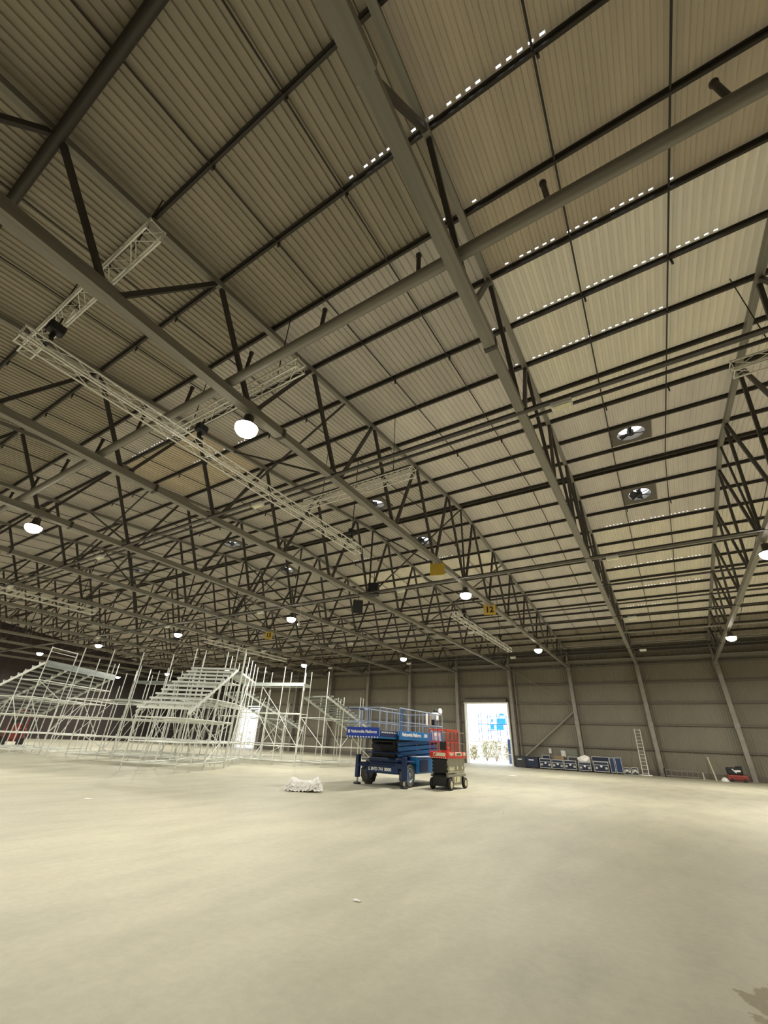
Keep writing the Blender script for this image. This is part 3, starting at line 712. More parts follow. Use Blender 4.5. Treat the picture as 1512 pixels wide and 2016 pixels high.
# ------------------------------------------------------------------ wheels shared by vehicles
def sub(child, part):
    """make child a sub-part of part, keeping its place"""
    child.parent = part; child.matrix_basis = part.matrix_basis.inverted() @ child.matrix_basis
    return child
def wheel(parent, c, r, wd, side, tyre, rim, lugs=0):
    """wheel with axis along X; side=+1 shows its hub towards +X"""
    T = Matrix.Translation(c) @ Matrix.Rotation(R(90), 4, 'Y')
    h = wd / 2
    o = lathe('wheel', ((r * .62, -h * .9), (r * .9, -h), (r, -h * .6), (r, h * .6), (r * .9, h), (r * .62, h * .9), (r * .60, 0), (r * .62, -h * .9)), M[tyre], parent, T, 28, caps=False)
    T2 = T if side > 0 else T @ Matrix.Rotation(math.pi, 4, 'X')
    sub(lathe('rim', ((r * .64, -h * .5), (r * .64, h * .93), (r * .58, h * .93), (r * .52, h * .55), (r * .2, h * .5)), M[rim], parent, T2, 24), o)
    sub(lathe('hub', ((r * .24, h * .4), (r * .24, h * .8), (r * .1, h * .9)), M[rim], parent, T2, 14), o)
    for i in range(lugs):
        a = 2 * math.pi * i / lugs
        b = bbox('tread_lug', Vector(c) + Vector(((h * .35 if i % 2 else -h * .35), r * math.cos(a), r * math.sin(a))), (wd * .55, .05, .035), M[tyre], parent, .008, 1, Matrix.Rotation(a - R(90), 4, 'X'))
        sub(b, o)
    return o

# ------------------------------------------------------------------ blue rough-terrain scissor lift
bl = thing('scissor_lift', 'large blue rough-terrain scissor lift with extended railed platform', 'lift', (-10.88, 17.55, 0))
bbox('chassis', (0, 2.2, .66), (1.50, 4.3, .42), M['blue_d'], bl, .03)
bbox('front_plate', (0, .10, .62), (1.62, .14, .34), M['blue_d'], bl, .02)
bbox('bonnet', (0, .42, .95), (1.45, .7, .22), M['blue_d'], bl, .08, 2)
text('plate_lettering', 'L BVD 741 8000', .17, M['white'], bl, Matrix.Translation((-.1, .025, .60)) @ face_to((0, -1, 0)), .006)
for sx in (-1, 1):
    for y in (.52, 3.85): wheel(bl, (sx * .96, y, .43), .43, .34, sx, 'tread', 'rim', 22)
    for y in (-.08, 4.5):
        bbox('jack_leg', (sx * 1.16, y, .68), (.17, .2, .86), M['blue_d'], bl, .02)
        tube('jack_ram', (sx * 1.16, y, .10), (sx * 1.16, y, .3), .045, M['silver'], bl)
        lathe('jack_foot', ((.05, .10), (.16, .06), (.17, .02), (.14, .012)), M['blackm'], bl, Matrix.Translation((sx * 1.16, y, 0)), 14)
        beam('jack_bracket', (sx * .7, y + .15, .75), (sx * 1.16, y, .75), .12, .16, M['blue_d'], bl)
    sc = bbox('side_cover', (sx * .93, 2.2, .78), (.42, 2.2, .62), M['blue'], bl, .05, 2)
    bbox('cover_lid', (sx * .93, 2.2, 1.10), (.46, 2.26, .06), M['rail_b'], bl, .02)
    bbox('cover_door', (sx * 1.15, 1.75, .77), (.02, .8, .46), M['blue_d'], bl, .008)
    bbox('mudguard', (sx * .96, .52, .93), (.36, .8, .05), M['blue_d'], bl, .02)
# scissor pack
for lv in range(4):
    z0 = .96 + lv * .2; z1 = z0 + .2
    for sx in (-1, 1):
        a = beam('scissor_arm', (sx * .62, .25, z0), (sx * .62, 4.1, z1), .09, .15, M['blue'] if sx > 0 else M['blue_d'], bl)
        beam('scissor_arm', (sx * .50, .25, z1), (sx * .50, 4.1, z0), .09, .15, M['blue'], bl)
    for y in (.25, 4.1): tube('pivot_tube', (-.66, y, z0 + .1), (.66, y, z0 + .1), .075, M['blackm'], bl)
for sx in (-.25, .25): tube('lift_ram', (sx, .6, 1.0), (sx, 3.4, 1.6), .07, M['blackm'], bl)
bbox('pack_shroud', (0, .22, 1.32), (1.1, .12, .5), M['blackm'], bl, .05, 2)
bbox('tray', (0, .1, 1.22), (1.5, .5, .06), M['blue_d'], bl, .02)
# platform
bbox('platform_deck', (0, 1.95, 1.82), (2.0, 4.5, .13), M['blue_d'], bl, .02)
bbox('extension_deck', (.08, -.95, 1.78), (1.6, 1.4, .09), M['blue'], bl, .02)
sg = bbox('end_sign', (.06, -1.66, 1.93), (1.62, .04, .38), M['blue_s'], bl, .01)
sub(text('sign_lettering', 'Nationwide Platforms', .145, M['white'], bl, Matrix.Translation((.12, -1.684, 1.96)) @ face_to((0, -1, 0)), .004), sg)
sub(bbox('sign_emblem', (-.62, -1.686, 1.965), (.09, .008, .12), M['white'], bl, .003), sg)
for i in range(12): sub(box('warning_dash', (-.69 + i * .136, -1.685, 1.77), (.065, .008, .045), M['white'], bl), sg)
tb = bbox('side_toe_board', (.88, -.92, 1.92), (.03, 1.35, .22), M['blue_d'], bl, .008)
for i in range(9): sub(box('warning_dash', (.90, -1.5 + i * .14, 1.96), (.008, .07, .05), M['white'], bl), tb)
for sx in (-1, 1):
    sb = bbox('side_board', (sx * 1.01, 1.95, 1.90), (.03, 4.5, .34), M['blue'], bl, .008)
sub(text('side_lettering', 'Nationwide Platforms', .20, M['white'], bl, Matrix.Translation((1.03, .8, 1.93)) @ face_to((1, 0, 0)), .005), sb)
sub(text('side_lettering', '33N', .2, M['white'], bl, Matrix.Translation((1.03, 2.15, 1.93)) @ face_to((1, 0, 0)), .005), sb)
bbox('side_plate', (1.03, 3.3, 2.0), (.03, 1.0, .42), M['rail_b'], bl, .05, 2)
text('side_lettering', '0845 745', .17, M['white'], bl, Matrix.Translation((1.05, 3.3, 2.03)) @ face_to((1, 0, 0)), .005)
def rails(parent, pts, z0, z1, m, sp=.6, mids=(.5,), r=.02, closed=False, mesh=None):
    P = [Vector((x, y, 0)) for x, y in pts]
    if closed: P.append(P[0])
    for a, b in zip(P[:-1], P[1:]):
        n = max(1, int(round((b - a).length / sp)))
        for i in range(n + 1):
            if i == 0 and a is not P[0]: continue
            p = a.lerp(b, i / n); tube('rail_post', (p.x, p.y, z0), (p.x, p.y, z1), r, m, parent, 6)
        for fz in (1.0,) + tuple(mids):
            z = z0 + (z1 - z0) * fz
            tube('guard_rail', (a.x, a.y, z), (b.x, b.y, z), r * (1.15 if fz == 1 else .8), m, parent, 6)
rails(bl, [(-.98, -.25), (-.98, 4.15), (.98, 4.15), (.98, -.25)], 1.88, 2.94, M['rail_b'], .75, (.5,), .022)
rails(bl, [(-.72, -.2), (-.72, -1.64), (.86, -1.64), (.86, -.2)], 1.82, 2.86, M['rail_b'], .55, (.5,), .02)
bbox('rail_cap', (-.6, -1.3, 2.84), (.5, .6, .06), M['blue_d'], bl, .02)
for i in range(4): tube('gate_bar', (.98, -.22 + i * .1, 1.9), (.98, -.22 + i * .1, 2.92), .016, M['blue'], bl, 6)
for i in range(9): tube('mesh_wire', (.98, .35 + i * .42, 1.9), (.98, .35 + i * .42, 2.92), .009, M['rail_b'], bl, 5)
bbox('control_box', (.85, 3.6, 2.85), (.28, .3, .35), M['white'], bl, .04, 2)
bbox('control_panel', (.85, 3.35, 2.55), (.3, .06, .3), M['blackm'], bl, .02)
bbox('document_holder', (1.0, 2.35, 2.65), (.04, .18, .5), M['white'], bl, .01)
bbox('document_holder', (1.0, 2.75, 2.62), (.04, .14, .48), M['card'], bl, .01)
lathe('beacon', ((.05, 0), (.10, .02), (.11, .16), (.06, .26)), M['white'], bl, Matrix.Translation((.9, 4.1, 3.0)), 14)
lathe('beacon_shade', ((.05, 0), (.10, .02), (.11, .16), (.06, .24)), M['blackm'], bl, Matrix.Translation((.62, 4.1, 3.0)), 14)

# ------------------------------------------------------------------ red slab scissor lift
rd = thing('scissor_lift', 'small red and grey slab scissor lift in front of the blue one', 'lift', (-8.62, 18.45, 0))
bbox('chassis', (0, 1.0, .34), (.62, 1.9, .36), M['blackm'], rd, .03)
bbox('end_skirt', (0, .04, .30), (.60, .05, .34), M['blackm'], rd, .01)
bbox('side_tray', (.36, 1.0, .50), (.10, 1.9, .10), M['grey_l'], rd, .015)
bbox('side_tray', (-.36, 1.0, .50), (.10, 1.9, .10), M['grey_l'], rd, .015)
bbox('side_hatch', (.36, 1.0, .31), (.05, 1.0, .32), M['grey_l'], rd, .015)
mp_ = bbox('maker_plate', (.39, 1.0, .36), (.015, .62, .22), M['cream'], rd, .005)
sub(beam('plate_slash', (.40, .83, .28), (.40, .95, .43), .012, .04, M['blackm'], rd), mp_)
for i in range(8): box('warning_dash', (.39, .62 + i * .11, .16), (.01, .05, .05), M['cream'], rd)
for sx in (-1, 1):
    for y in (.24, 1.78): wheel(rd, (sx * .40, y, .205), .205, .13, sx, 'black', 'cream')
# scissor pack: dark end, grey side covers with notched outline
for lv in range(4):
    z0 = .60 + lv * .135
    for sx in (-1, 1):
        beam('scissor_arm', (sx * .30, .12, z0), (sx * .30, 1.88, z0 + .135), .07, .11, M['grey_l'], rd)
        beam('scissor_arm', (sx * .22, .12, z0 + .135), (sx * .22, 1.88, z0), .07, .11, M['blackm'], rd)
    for y in (.12, 1.88): tube('pivot_tube', (-.34, y, z0 + .07), (.34, y, z0 + .07), .045, M['blackm'], rd)
v = []; pr = [(.06, .58), (.16, .66), (.06, .74), (.16, .86), (.06, .96), (.12, 1.12), (1.90, 1.12), (1.98, .98), (1.84, .88), (1.96, .76), (1.86, .66), (1.94, .58)]
v = [(.36, y, z) for y, z in pr] + [(.34, y, z) for y, z in pr]; n = len(pr)
link('arm_cover', pymesh('arm_cover', v, [tuple(range(n)), tuple(range(2 * n - 1, n - 1, -1))] + [(i, n + i, n + (i + 1) % n, (i + 1) % n) for i in range(n)], M['grey_l']), rd)
text('cover_lettering', 'skyjack', .19, M['cream'], rd, Matrix.Translation((.364, .52, .76)) @ face_to((1, 0, 0)), .012)
for y in (1.12, 1.66): lathe('round_badge', ((.03, 0), (.075, .002), (.07, .01), (.02, .012)), M['cream'], rd, Matrix.Translation((.362, y, .77)) @ Matrix.Rotation(R(90), 4, 'Y'), 14)
for i in range(12): box('warning_dash', (.365, .2 + i * .145, .625), (.01, .06, .05), M['cream'], rd)
bbox('arm_shroud', (0, .07, .85), (.58, .06, .52), M['black'], rd, .02)
# platform
bbox('platform_deck', (0, 1.0, 1.155), (.80, 2.02, .07), M['red'], rd, .015)
bbox('end_board', (0, -.03, 1.24), (.80, .03, .22), M['red'], rd, .008)
bbox('end_plate', (.06, -.05, 1.26), (.56, .012, .13), M['cream'], rd, .004)
beam('end_slash', (-.18, -.062, 1.22), (-.08, -.062, 1.31), .01, .05, M['red'], rd)
for i in range(8): box('warning_dash', (-.35 + i * .1, -.05, 1.135), (.05, .01, .035), M['cream'], rd)
for sx in (-1, 1): bbox('side_board', (sx * .405, 1.0, 1.25), (.03, 2.02, .22), M['red'], rd, .008)
text('board_lettering', 'skyjack', .15, M['cream'], rd, Matrix.Translation((.424, .40, 1.29)) @ face_to((1, 0, 0)), .006)
bbox('board_plate', (.425, 1.15, 1.28), (.012, .72, .13), M['cream'], rd, .004)
text('board_lettering', 'SJ III 3219', .11, M['blackm'], rd, Matrix.Translation((.434, 1.15, 1.28)) @ face_to((1, 0, 0)), .004)
bbox('board_plate', (.425, 1.82, 1.28), (.012, .26, .12), M['cream'], rd, .004)
rails(rd, [(-.39, 1.25), (-.39, -.02), (.39, -.02), (.39, 1.25)], 1.34, 2.19, M['red'], .42, (.45,), .021)
rails(rd, [(.37, 1.25), (.37, 2.0), (-.37, 2.0), (-.37, 1.25)], 1.34, 2.12, M['grey_l'], .38, (.45,), .014)
box('top_rail_plate', (.39, .62, 2.17), (.03, 1.25, .09), M['red_p'], rd)
for i in range(10): tube('mesh_wire', (.39, .1 + i * .12, 1.36), (.39, .1 + i * .12, 2.14), .008, M['red_p'], rd, 5)
bbox('control_box', (.24, -.01, 1.58), (.26, .20, .32), M['blackm'], rd, .02)
bbox('battery_box', (-.1, 1.0, 1.42), (.3, .5, .22), M['red_p'], rd, .02)

# ------------------------------------------------------------------ white sheeted bale on the floor
bg = thing('rag_bale', 'low bale under a crumpled white sheet on the open floor', 'bale', (-11.45, 13.35, 0), R(34))
bbox('sack', (0, 0, .11), (1.0, .55, .22), M['sack'], bg, .07, 2)
rnd = random.Random(3); NX, NY = 34, 22; v = []; f = []
for j in range(NY):
    for i in range(NX):
        x = (i / (NX - 1) - .5) * 1.26; y = (j / (NY - 1) - .5) * .92
        ex = max(0, abs(x) - .47) / .16; ey = max(0, abs(y) - .28) / .18
        top = .29 + .13 * math.exp(-((x - .5) / .16) ** 2) + .09 * math.exp(-((x + .44) / .13) ** 2) + .03 * math.sin(9 * x + 4 * y) * math.cos(11 * y)
        e = max(ex, ey); z = top - .25 * min(1.0, e) ** .8
        z += rnd.uniform(-.022, .022); z = max(z, .015 + rnd.uniform(0, .05) * (1 if e > .8 else 0))
        sh = .82 if e > .6 else 1
        v.append((x * (sh if ex > .5 else 1) + rnd.uniform(-.02, .02), y * (sh if ey > .5 else 1) + rnd.uniform(-.02, .02), z))
for j in range(NY - 1):
    for i in range(NX - 1): a = j * NX + i; f.append((a, a + 1, a + NX + 1, a + NX))
sh = link('sheet', pymesh('sheet', v, f, M['fabric']), bg)
so = sh.modifiers.new('thick', 'SOLIDIFY'); so.thickness = .008
for i in range(13):
    if i < 9: px_, py_, az = -.52 + i * .13 + rnd.uniform(-.03, .03), -.34, 0
    else: px_, py_, az = (.58 if i % 2 else -.58), -.2 + (i - 9) * .12, (1.57 if i % 2 else -1.57)
    hh = rnd.uniform(.10, .2); ww = rnd.uniform(.10, .17)
    v = [(-ww, .02, hh + .05), (ww, .02, hh + .05), (ww * .8, -.05, hh * .5), (ww * .15, -.08, rnd.uniform(.0, .06)), (-ww * .35, -.06, rnd.uniform(.02, .1)), (-ww * .9, -.05, rnd.uniform(.0, .08)), (0, -.03, hh * .6)]
    link('loose_end', pymesh('loose_end', v, [(0, 6, 1), (1, 6, 2), (2, 6, 3), (3, 6, 4), (4, 6, 5), (5, 6, 0)], M['fabric']), bg, Matrix.Translation((px_, py_, 0)) @ Matrix.Rotation(az + rnd.uniform(-.3, .3), 4, 'Z'))
# scraps
for q, (x, y, s, lab) in enumerate(((-3.51, 5.24, .05, 'tiny white paper scrap on the open floor in front of the camera'), (-13.31, 7.08, .12, 'white scrap of paper on the floor at left'), (-12.1, 12.75, .10, 'white scrap beside the sheeted bale'), (-9.83, 32.8, .45, 'pale plate lying on the floor before the bright doorway'), (-4.6, 14.0, .05, 'tiny scrap on the floor right of centre'))):
    vv = [(-s, -s * .5, .004), (s, -s * .6, .012), (s * .9, s * .5, .004), (-s * .8, s * .6, .014), (0, 0, .02)]
    vv += [(x_, y_, 0.001) for x_, y_, _ in vv[:4]]
    o = link('paper_scrap', pymesh('paper_scrap', vv, [(0, 1, 4), (1, 2, 4), (2, 3, 4), (3, 0, 4), (8, 7, 6, 5), (0, 5, 6, 1), (1, 6, 7, 2), (2, 7, 8, 3), (3, 8, 5, 0)], M['litter']), None, Matrix.Translation((x, y, 0)) @ Matrix.Rotation(q * .8, 4, 'Z'))
    tag(o, lab, 'litter', 'scraps on the floor')

# ------------------------------------------------------------------ flight cases along the far wall
def fcase(label, x, y, z, w, d, h, m='navy', front=True, castors=True, rz=0, trim=True):
    t = thing('flight_case', label, 'case', (x, y, z), rz, 'flight cases along the far wall')
    c0 = .12 if castors else 0.0
    w -= .07; cb = bbox('body', (0, 0, c0 + (h - c0) / 2), (w, d, h - c0), M[m], t, .015)
    e = .04; EM = M['silver'] if trim else M['blackm']
    for sx in (-1, 1):
        for sy in (-1, 1): box('edge_strip', (sx * w / 2, sy * d / 2, c0 + (h - c0) / 2), (e, e, h - c0 + .01), EM, t)
    for z_ in (c0, h):
        for sy in (-1, 1): box('edge_strip', (0, sy * d / 2, z_), (w, e, e), EM, t)
        for sx in (-1, 1): box('edge_strip', (sx * w / 2, 0, z_), (e, d, e), EM, t)
    if front:
        box('lid_strip', (0, -d / 2 - .006, h * .72), (w, .02, .04), M['silver'], t)
        for sx in (-.34, .34): sub(bbox('handle_plate', (sx * w, -d / 2 - .012, h * .45), (.2, .03, .17), M['silver'], t, .02), cb)
        sub(bbox('latch', (0, -d / 2 - .012, h * .6), (.18, .03, .14), M['white'], t, .015), cb)
    if not trim: sub(bbox('label_strip', (-.05 * w, -d / 2 - .008, h * .74), (.42 * w, .02, .09), M['white'], t, .004), cb)
    if castors:
        for sx in (-1, 1):
            for sy in (-1, 1):
                tube('castor', (sx * (w / 2 - .14) - .02, sy * (d / 2 - .12), .06), (sx * (w / 2 - .14) + .02, sy * (d / 2 - .12), .06), .06, M['black'], t, 12)
    return t
YC = 48.3
fcase('charcoal lidded crate nearest the bright doorway', -13.55, YC + .3, 0, 1.05, .8, .95, 'char', False, False, trim=False)
fcase('plain dark navy case between the charcoal crate and silver-edged cases', -12.35, YC, 0, 1.25, .75, .95, 'navy', False, trim=False)
fcase('leftmost of the three matching silver-edged navy cases', -11.05, YC - .1, 0, 1.10, .7, .86)
fcase('middle of the three matching silver-edged navy cases', -9.93, YC - .1, 0, 1.08, .7, .82)
fcase('rightmost of the three matching silver-edged navy cases', -8.80, YC - .1, 0, 1.12, .7, .82)
fcase('silver-edged navy case with a white bag on its lid', -7.55, YC - .1, 0, 1.12, .7, .74)
fcase('low silver-edged navy case in front of the tall dark case', -6.15, YC - .2, 0, 1.25, .6, .86)
fcase('tall dark navy case behind the low silver-edged case', -6.25, YC + .75, 0, 1.5, .6, 1.25, 'navy', True)
fcase('narrow tall blue case beside the low silver-edged case', -5.22, YC + .05, 0, .42, .7, 1.22, 'navy2', False)
fcase('wide tall blue case at the right end of the row', -4.70, YC + .0, 0, .55, .7, 1.25, 'navy2', False)
fcase('dark case behind the middle of the silver-edged row', -8.55, YC + .85, 0, 1.15, .6, 1.12, 'char', True)
fcase('dark case behind the leftmost silver-edged case', -11.15, YC + .85, 0, .8, .6, 1.15, 'navy', False)
fcase('small charcoal box on the floor right of the blue cases', -4.14, YC + .1, 0, .6, .5, .52, 'char', True, False)
fcase('second small charcoal box just left of the leaning ladder', -3.52, YC + .1, 0, .55, .5, .56, 'char', True, False)
t = thing('cardboard_stack', 'brown cardboard stack behind the middle silver-edged case', 'cardboard', (-9.95, YC + .85, 0))
for q in range(3): bbox('carton', (.06 * (q % 2), 0, .2 + q * .38), (1.1 - .1 * q, .6, .37), M['card'], t, .015)
# white bag on a case
t = thing('plastic_bag', 'crumpled white bag lying on a flight case lid', 'bag', (-7.55, YC - .1, .765))
bm = bmesh.new(); bmesh.ops.create_icosphere(bm, subdivisions=3, radius=.5)
rr = random.Random(5)
for vv in bm.verts:
    k_ = 1 + rr.uniform(-.16, .16) + .12 * math.sin(7 * vv.co.x + 3 * vv.co.y)
    vv.co = Vector((vv.co.x * 1.05 * k_, vv.co.y * .6 * k_, max(0, (vv.co.z + .32) * .62 * k_)))
me = bpy.data.meshes.new('bag_skin'); bm.to_mesh(me); bm.free(); me.materials.append(M['fabric']); link('bag_skin', me, t)
link('bag_knot', pymesh('bag_knot', [(-.08, 0, .4), (.08, .02, .4), (.0, .08, .4), (.02, 0, .30), (.14, .05, .58), (-.12, -.03, .55)], [(0, 1, 4), (1, 2, 4), (2, 0, 5), (0, 1, 3), (1, 2, 3), (2, 0, 3), (0, 5, 4)], M['fabric']), t)
# notices and boards on the wall
def noticeboard(name, label, x, z, w, h, m, fm):
    t = thing(name, label, 'board', (x, Y_FAR - .10, z))
    bbox('panel', (0, 0, 0), (w, .03, h), M[m], t, .005)
    for sx in (-1, 1): box('frame_strip', (sx * w / 2, -.005, 0), (.04, .05, h + .04), M[fm], t)
    for sz in (-1, 1): box('frame_strip', (0, -.005, sz * h / 2), (w, .05, .04), M[fm], t)
    return t
noticeboard('notice_board', 'small white notice above the cardboard stack', -9.75, 1.35, .42, .55, 'white', 'silver')
noticeboard('switch_box', 'small white switch box on the wall above the leftmost silver-edged case', -11.0, 1.55, .24, .42, 'white', 'silver')
noticeboard('wall_board', 'large grey-green board on the wall beside the column', -8.95, 1.1, 1.1, 1.4, 'greenp', 'girt')
# leaning ladder
def ladder(label, p, q, w, n, m='alu', cat='ladder'):
    p = Vector(p); q = Vector(q); t = thing('ladder', label, cat, p)
    d = q - p; side = Vector((0, 0, 1)).cross(d).normalized() if d.z < .5 * d.length else Vector((1, 0, 0))
    for s in (-w / 2, w / 2): beam('stile', side * s, d + side * s, .05, .08, M[m], t)
    for i in range(n):
        c = d * ((i + .7) / n); tube('rung', c - side * w / 2, c + side * w / 2, .018, M[m], t, 6)
    for s in (-w / 2, w / 2): box('rubber_foot', side * s + Vector((0, 0, .03)), (.09, .12, .06), M['black'], t)
    box('stabiliser_bar', Vector((0, -.05, .05)), (w + .5, .07, .07), M[m], t)
    return t
ladder('aluminium ladder leaning against the far wall left of a column', (-2.75, 48.4, 0), (-2.75, 50.0, 3.7), .46, 13)
# trestle rack lying by the wall
t = thing('trestle_frame', 'long low metal trestle frame lying along the wall right of the column', 'trestle', (-.05, 49.0, 0))
for y in (-.25, .25):
    for z in (.12, .55): tube('long_rail', (-1.2, y, z * (1)), (1.2, y, z * .9), .03, M['steel'], t)
    for i in range(7): tube('upright', (-1.15 + i * .38, y, .02), (-1.15 + i * .38, y, .56), .022, M['steel'], t, 6)
for i in range(7): tube('cross_bar', (-1.15 + i * .38, -.25, .5), (-1.15 + i * .38, .25, .5), .02, M['steel'], t, 6)
bbox('end_block', (-1.25, 0, .33), (.12, .6, .62), M['blackm'], t, .02)
t = thing('pipe_length', 'pale pole leaning against the wall between column and red machine', 'pole', (2.25, 48.5, 0))
tube('pole', (0, 0, .03), (-.12, 1.35, 1.65), .055, M['pole'], t, 10); lathe('pole_cap', ((.02, 0), (.062, .0), (.062, .06), (.02, .07)), M['pole'], t, Matrix.Translation((0, 0, 0)), 10)
t = thing('bollard', 'short pale post standing by the wall beside the trestle frame', 'post', (1.45, 49.1, 0))
tube('post', (0, 0, 0.02), (0, .02, .5), .05, M['pole'], t, 10); box('post_foot', (0, 0, .015), (.2, .2, .03), M['pole'], t)
# red floor machine
t = thing('floor_machine', 'red floor machine with a black top beside the right-hand column', 'machine', (3.7, 48.35, 0))
bbox('base', (0, 0, .30), (1.35, .8, .38), M['truckred'], t, .08, 2)
bbox('top_cover', (-.1, .05, .74), (1.05, .7, .52), M['black'], t, .12, 2)
bbox('seat_back', (.25, .1, 1.02), (.4, .5, .16), M['black'], t, .05, 2)
beam('white_stripe', (-.25, -.32, .9), (-.02, -.32, .62), .02, .07, M['white'], t)
beam('white_stripe', (-.12, -.32, .75), (.28, -.32, .78), .02, .13, M['white'], t)
for sx in (-.42, .42):
    for sy in (-.36, .36): tube('wheel', (sx, sy - .05, .13), (sx, sy + .05, .13), .13, M['blackm'], t, 14)
t = thing('white_helmet', 'small white dome-shaped item on the floor left of the red machine', 'helmet', (2.80, 48.1, 0))
lathe('shell', ((.26, .0), (.25, .10), (.19, .2), (.1, .26), (.02, .28)), M['white'], t, None, 16); lathe('brim', ((.2, 0), (.33, .005), (.32, .025), (.2, .03)), M['white'], t, None, 16)

# ------------------------------------------------------------------ red vehicle far left
t = thing('forklift', 'dark red forklift half hidden behind the leftmost stand', 'forklift', (-45.5, 16.6, 0), R(-20))
bbox('body', (0, 0, .95), (2.6, 1.4, .9), M['truckred'], t, .1, 2)
bbox('counterweight', (-1.35, 0, .9), (.5, 1.35, 1.0), M['truckred'], t, .12, 2)
bbox('bonnet', (-.5, 0, 1.5), (1.3, 1.2, .4), M['truckred'], t, .08, 2)
for sx in (-1.1, .7):
    for sy in (-.6, .6): tube('cab_post', (sx, sy, 1.3), (sx * .85, sy * .9, 2.55), .05, M['truckred'], t)
bbox('cab_roof', (-.15, 0, 2.6), (1.9, 1.2, .09), M['truckred'], t, .03)
for sy in (-.4, .4):
    beam('mast', (1.5, sy, .15), (1.5, sy, 3.0), .12, .16, M['blackm'], t); beam('fork', (1.6, sy, .2), (2.7, sy, .12), .12, .05, M['blackm'], t)
for sx in (-1.0, 1.0):
    for sy in (-.65, .65): tube('wheel', (sx, sy - .15, .42), (sx, sy + .15, .42), .42, M['black'], t, 18)
box('windscreen_frame', (.75, 0, 1.9), (.05, 1.1, .06), M['blackm'], t)

# ------------------------------------------------------------------ yard outside the doorways
yd = link('yard_ground', unit_box(M['outer']), None, Matrix.Translation((-40, Y_FAR + 40.2, -.12)) @ Matrix.Diagonal((140, 80, .2, 1)))
tag(yd, 'pale concrete yard outside the open doorways', None, None, 'structure')
t = thing('yard_wall', 'pale rendered wall across the yard behind the shrubs', 'wall', (-24, 68, -.02))
for i in range(12): bbox('wall_panel', (-18 + i * 4.0, 0, 1.2), (3.96, .25, 2.4), M['wallw'], t, .02)
box('coping', (4, 0, 2.45), (48, .4, .1), M['wallw'], t)
def shrub(label, x, y, h, seed):
    r_ = random.Random(seed); t = thing('shrub', label, 'shrub', (x, y, -.02), group='shrubs in the yard')
    v = []; f = []
    for q in range(220):
        a = r_.uniform(0, 6.28); rad = r_.uniform(.1, .75) * h * .6; z = r_.uniform(.15, 1) * h
        c = Vector((rad * math.cos(a) * (1.1 - .5 * z / h), rad * math.sin(a) * (1.1 - .5 * z / h), z)); s = r_.uniform(.05, .13)
        d1 = Vector((r_.uniform(-1, 1), r_.uniform(-1, 1), r_.uniform(-1, 1))).normalized() * s; d2 = Vector((r_.uniform(-1, 1), r_.uniform(-1, 1), r_.uniform(-.5, 1))).normalized() * s
        b = len(v); v += [tuple(c - d1), tuple(c + d2), tuple(c + d1), tuple(c - d2)]; f.append((b, b + 1, b + 2, b + 3))
    tag(link('foliage', pymesh('foliage', v, f, M['leaf']), t), None, None, None, 'stuff')
    for q in range(5):
        a = q * 1.26; tube('stem', (0, 0, 0), (math.cos(a) * h * .3, math.sin(a) * h * .3, h * .75), .025, M['card'], t, 6)
for q, (x, y, h) in enumerate(((-24.0, 63, 1.8), (-22.4, 63.6, 2.3), (-20.8, 62.8, 2.5), (-19.2, 63.4, 2.1), (-17.8, 62.7, 1.8), (-71.5, 63, 2.2), (-69.0, 63, 2.4))):
    shrub('dry shrub in the yard seen through the doorway, %s from the left' % ordinal(q) if q < 5 else ['left', 'right'][q - 5] + ' dry shrub outside the doorway behind the scaffold', x, y, h, 40 + q)
t = thing('sheeted_scaffold', 'blue sheeted scaffold frame standing beyond the yard wall', 'scaffold', (-29.3, 80, 0))
for i in range(4):
    for y in (0, 1.4): tube('standard', (i * 1.7, y, 0), (i * 1.7, y, 7.2 - .3 * (i % 2)), .06, M['cont'], t)
    for z in (2.2, 4.2, 5.2, 6.4):
        if i < 3: tube('ledger', (i * 1.7, 0, z), (i * 1.7 + 1.7, 0, z), .05, M['cont'], t)
for q, (x, z, w_, h_) in enumerate(((4.25, 5.7, 1.5, .9), (3.9, 4.7, 1.3, .8), (2.55, 4.75, .7, .75), (4.4, 6.75, .8, .35), (2.6, 5.75, .35, .6))): bbox('sheeting', (x, -.1 - .04 * q, z), (w_, .03, h_), M['sheetblue'], t, .006)
for q in range(5): tube('ledger', (-1.2, -.05, 3.9 + q * .62), (5.6, -.05, 3.9 + q * .62), .035, M['sheetblue'], t, 6)
t = thing('shipping_container', 'dark blue container outside the right side of the doorway', 'container', (-15.95, 57.5, -.02))
bbox('shell', (0, 0, 1.3), (1.6, 5.0, 2.5), M['cont'], t, .02)
for i in range(6): box('rib', (-.7 + i * .28, -2.52, 1.3), (.07, .04, 2.3), M['cont'], t)
# barrier beside the person
t = thing('crowd_barrier', 'pale metal crowd barrier just outside the doorway', 'barrier', (-15.35, 51.6, -.02))
for z in (.15, 1.05): tube('rail', (-.7, 0, z), (.5, 0, z), .022, M['galv'], t)
for i in range(10): tube('bar', (-.7 + i * .133, 0, .15), (-.7 + i * .133, 0, 1.05), .011, M['galv'], t, 6)
for x in (-.6, .4): box('foot', (x, 0, .02), (.06, .6, .04), M['galv'], t)
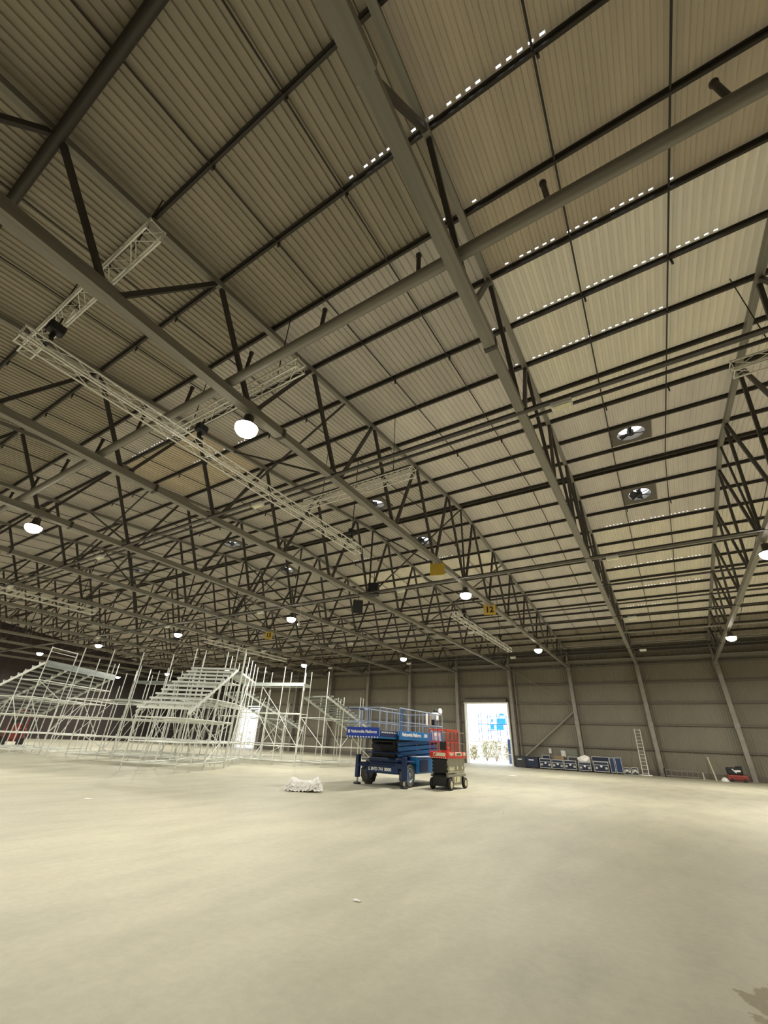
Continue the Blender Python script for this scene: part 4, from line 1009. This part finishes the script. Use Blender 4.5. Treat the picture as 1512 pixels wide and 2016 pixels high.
# person standing outside
ps = thing('person', 'person in a pale hi-vis vest and white helmet standing outside the doorway', 'person', (-15.35, 52.1, -.02), R(170))
def skin_body(name, joints, edges, m, parent, root=0):
    me = bpy.data.meshes.new(name); me.from_pydata([j[:3] for j in joints], edges, []); me.materials.append(m)
    o = link(name, me, parent)
    md = o.modifiers.new('skin', 'SKIN'); md.use_smooth_shade = True
    sv = me.skin_vertices[0].data
    for i, j in enumerate(joints): sv[i].radius = (j[3], j[4] if len(j) > 4 else j[3]); sv[i].use_root = (i == root)
    sd = o.modifiers.new('sub', 'SUBSURF'); sd.levels = 1; sd.render_levels = 1
    return o
J = [(0, 0, .95, .15, .11), (0, 0, 1.15, .14, .10), (0, .0, 1.38, .17, .11), (0, .0, 1.50, .06), (0, -.01, 1.60, .085, .1), (0, -.01, 1.72, .07, .09),
     (.10, 0, .88, .09), (.11, -.02, .48, .062), (.11, .02, .10, .045), (.11, -.12, .045, .045, .035), (-.10, 0, .88, .09), (-.12, -.01, .48, .062), (-.13, .03, .10, .045), (-.13, -.11, .045, .045, .035),
     (.20, 0, 1.42, .065), (.25, .02, 1.15, .048), (.24, -.10, .92, .036), (.24, -.14, .83, .03), (-.20, 0, 1.42, .065), (-.26, .03, 1.15, .048), (-.25, -.05, .90, .036), (-.25, -.08, .81, .03)]
E_ = [(0, 1), (1, 2), (2, 3), (3, 4), (4, 5), (0, 6), (6, 7), (7, 8), (8, 9), (0, 10), (10, 11), (11, 12), (12, 13), (2, 14), (14, 15), (15, 16), (16, 17), (2, 18), (18, 19), (19, 20), (20, 21)]
skin_body('body', J, E_, M['skin'], ps)
skin_body('vest', [(0, 0, .98, .17, .13), (0, 0, 1.15, .165, .125), (0, 0, 1.36, .19, .13), (0, 0, 1.47, .13, .09)], [(0, 1), (1, 2), (2, 3)], M['vest'], ps)
skin_body('trousers', [(0, 0, .94, .155, .12), (.105, 0, .86, .10), (.113, -.02, .48, .075), (.112, .02, .12, .06), (-.105, 0, .86, .10), (-.123, -.01, .48, .075), (-.13, .03, .12, .06)], [(0, 1), (1, 2), (2, 3), (0, 4), (4, 5), (5, 6)], M['jean'], ps)
lathe('helmet', ((.135, 1.655), (.125, 1.70), (.10, 1.765), (.05, 1.80), (.01, 1.81)), M['white'], ps, None, 16)
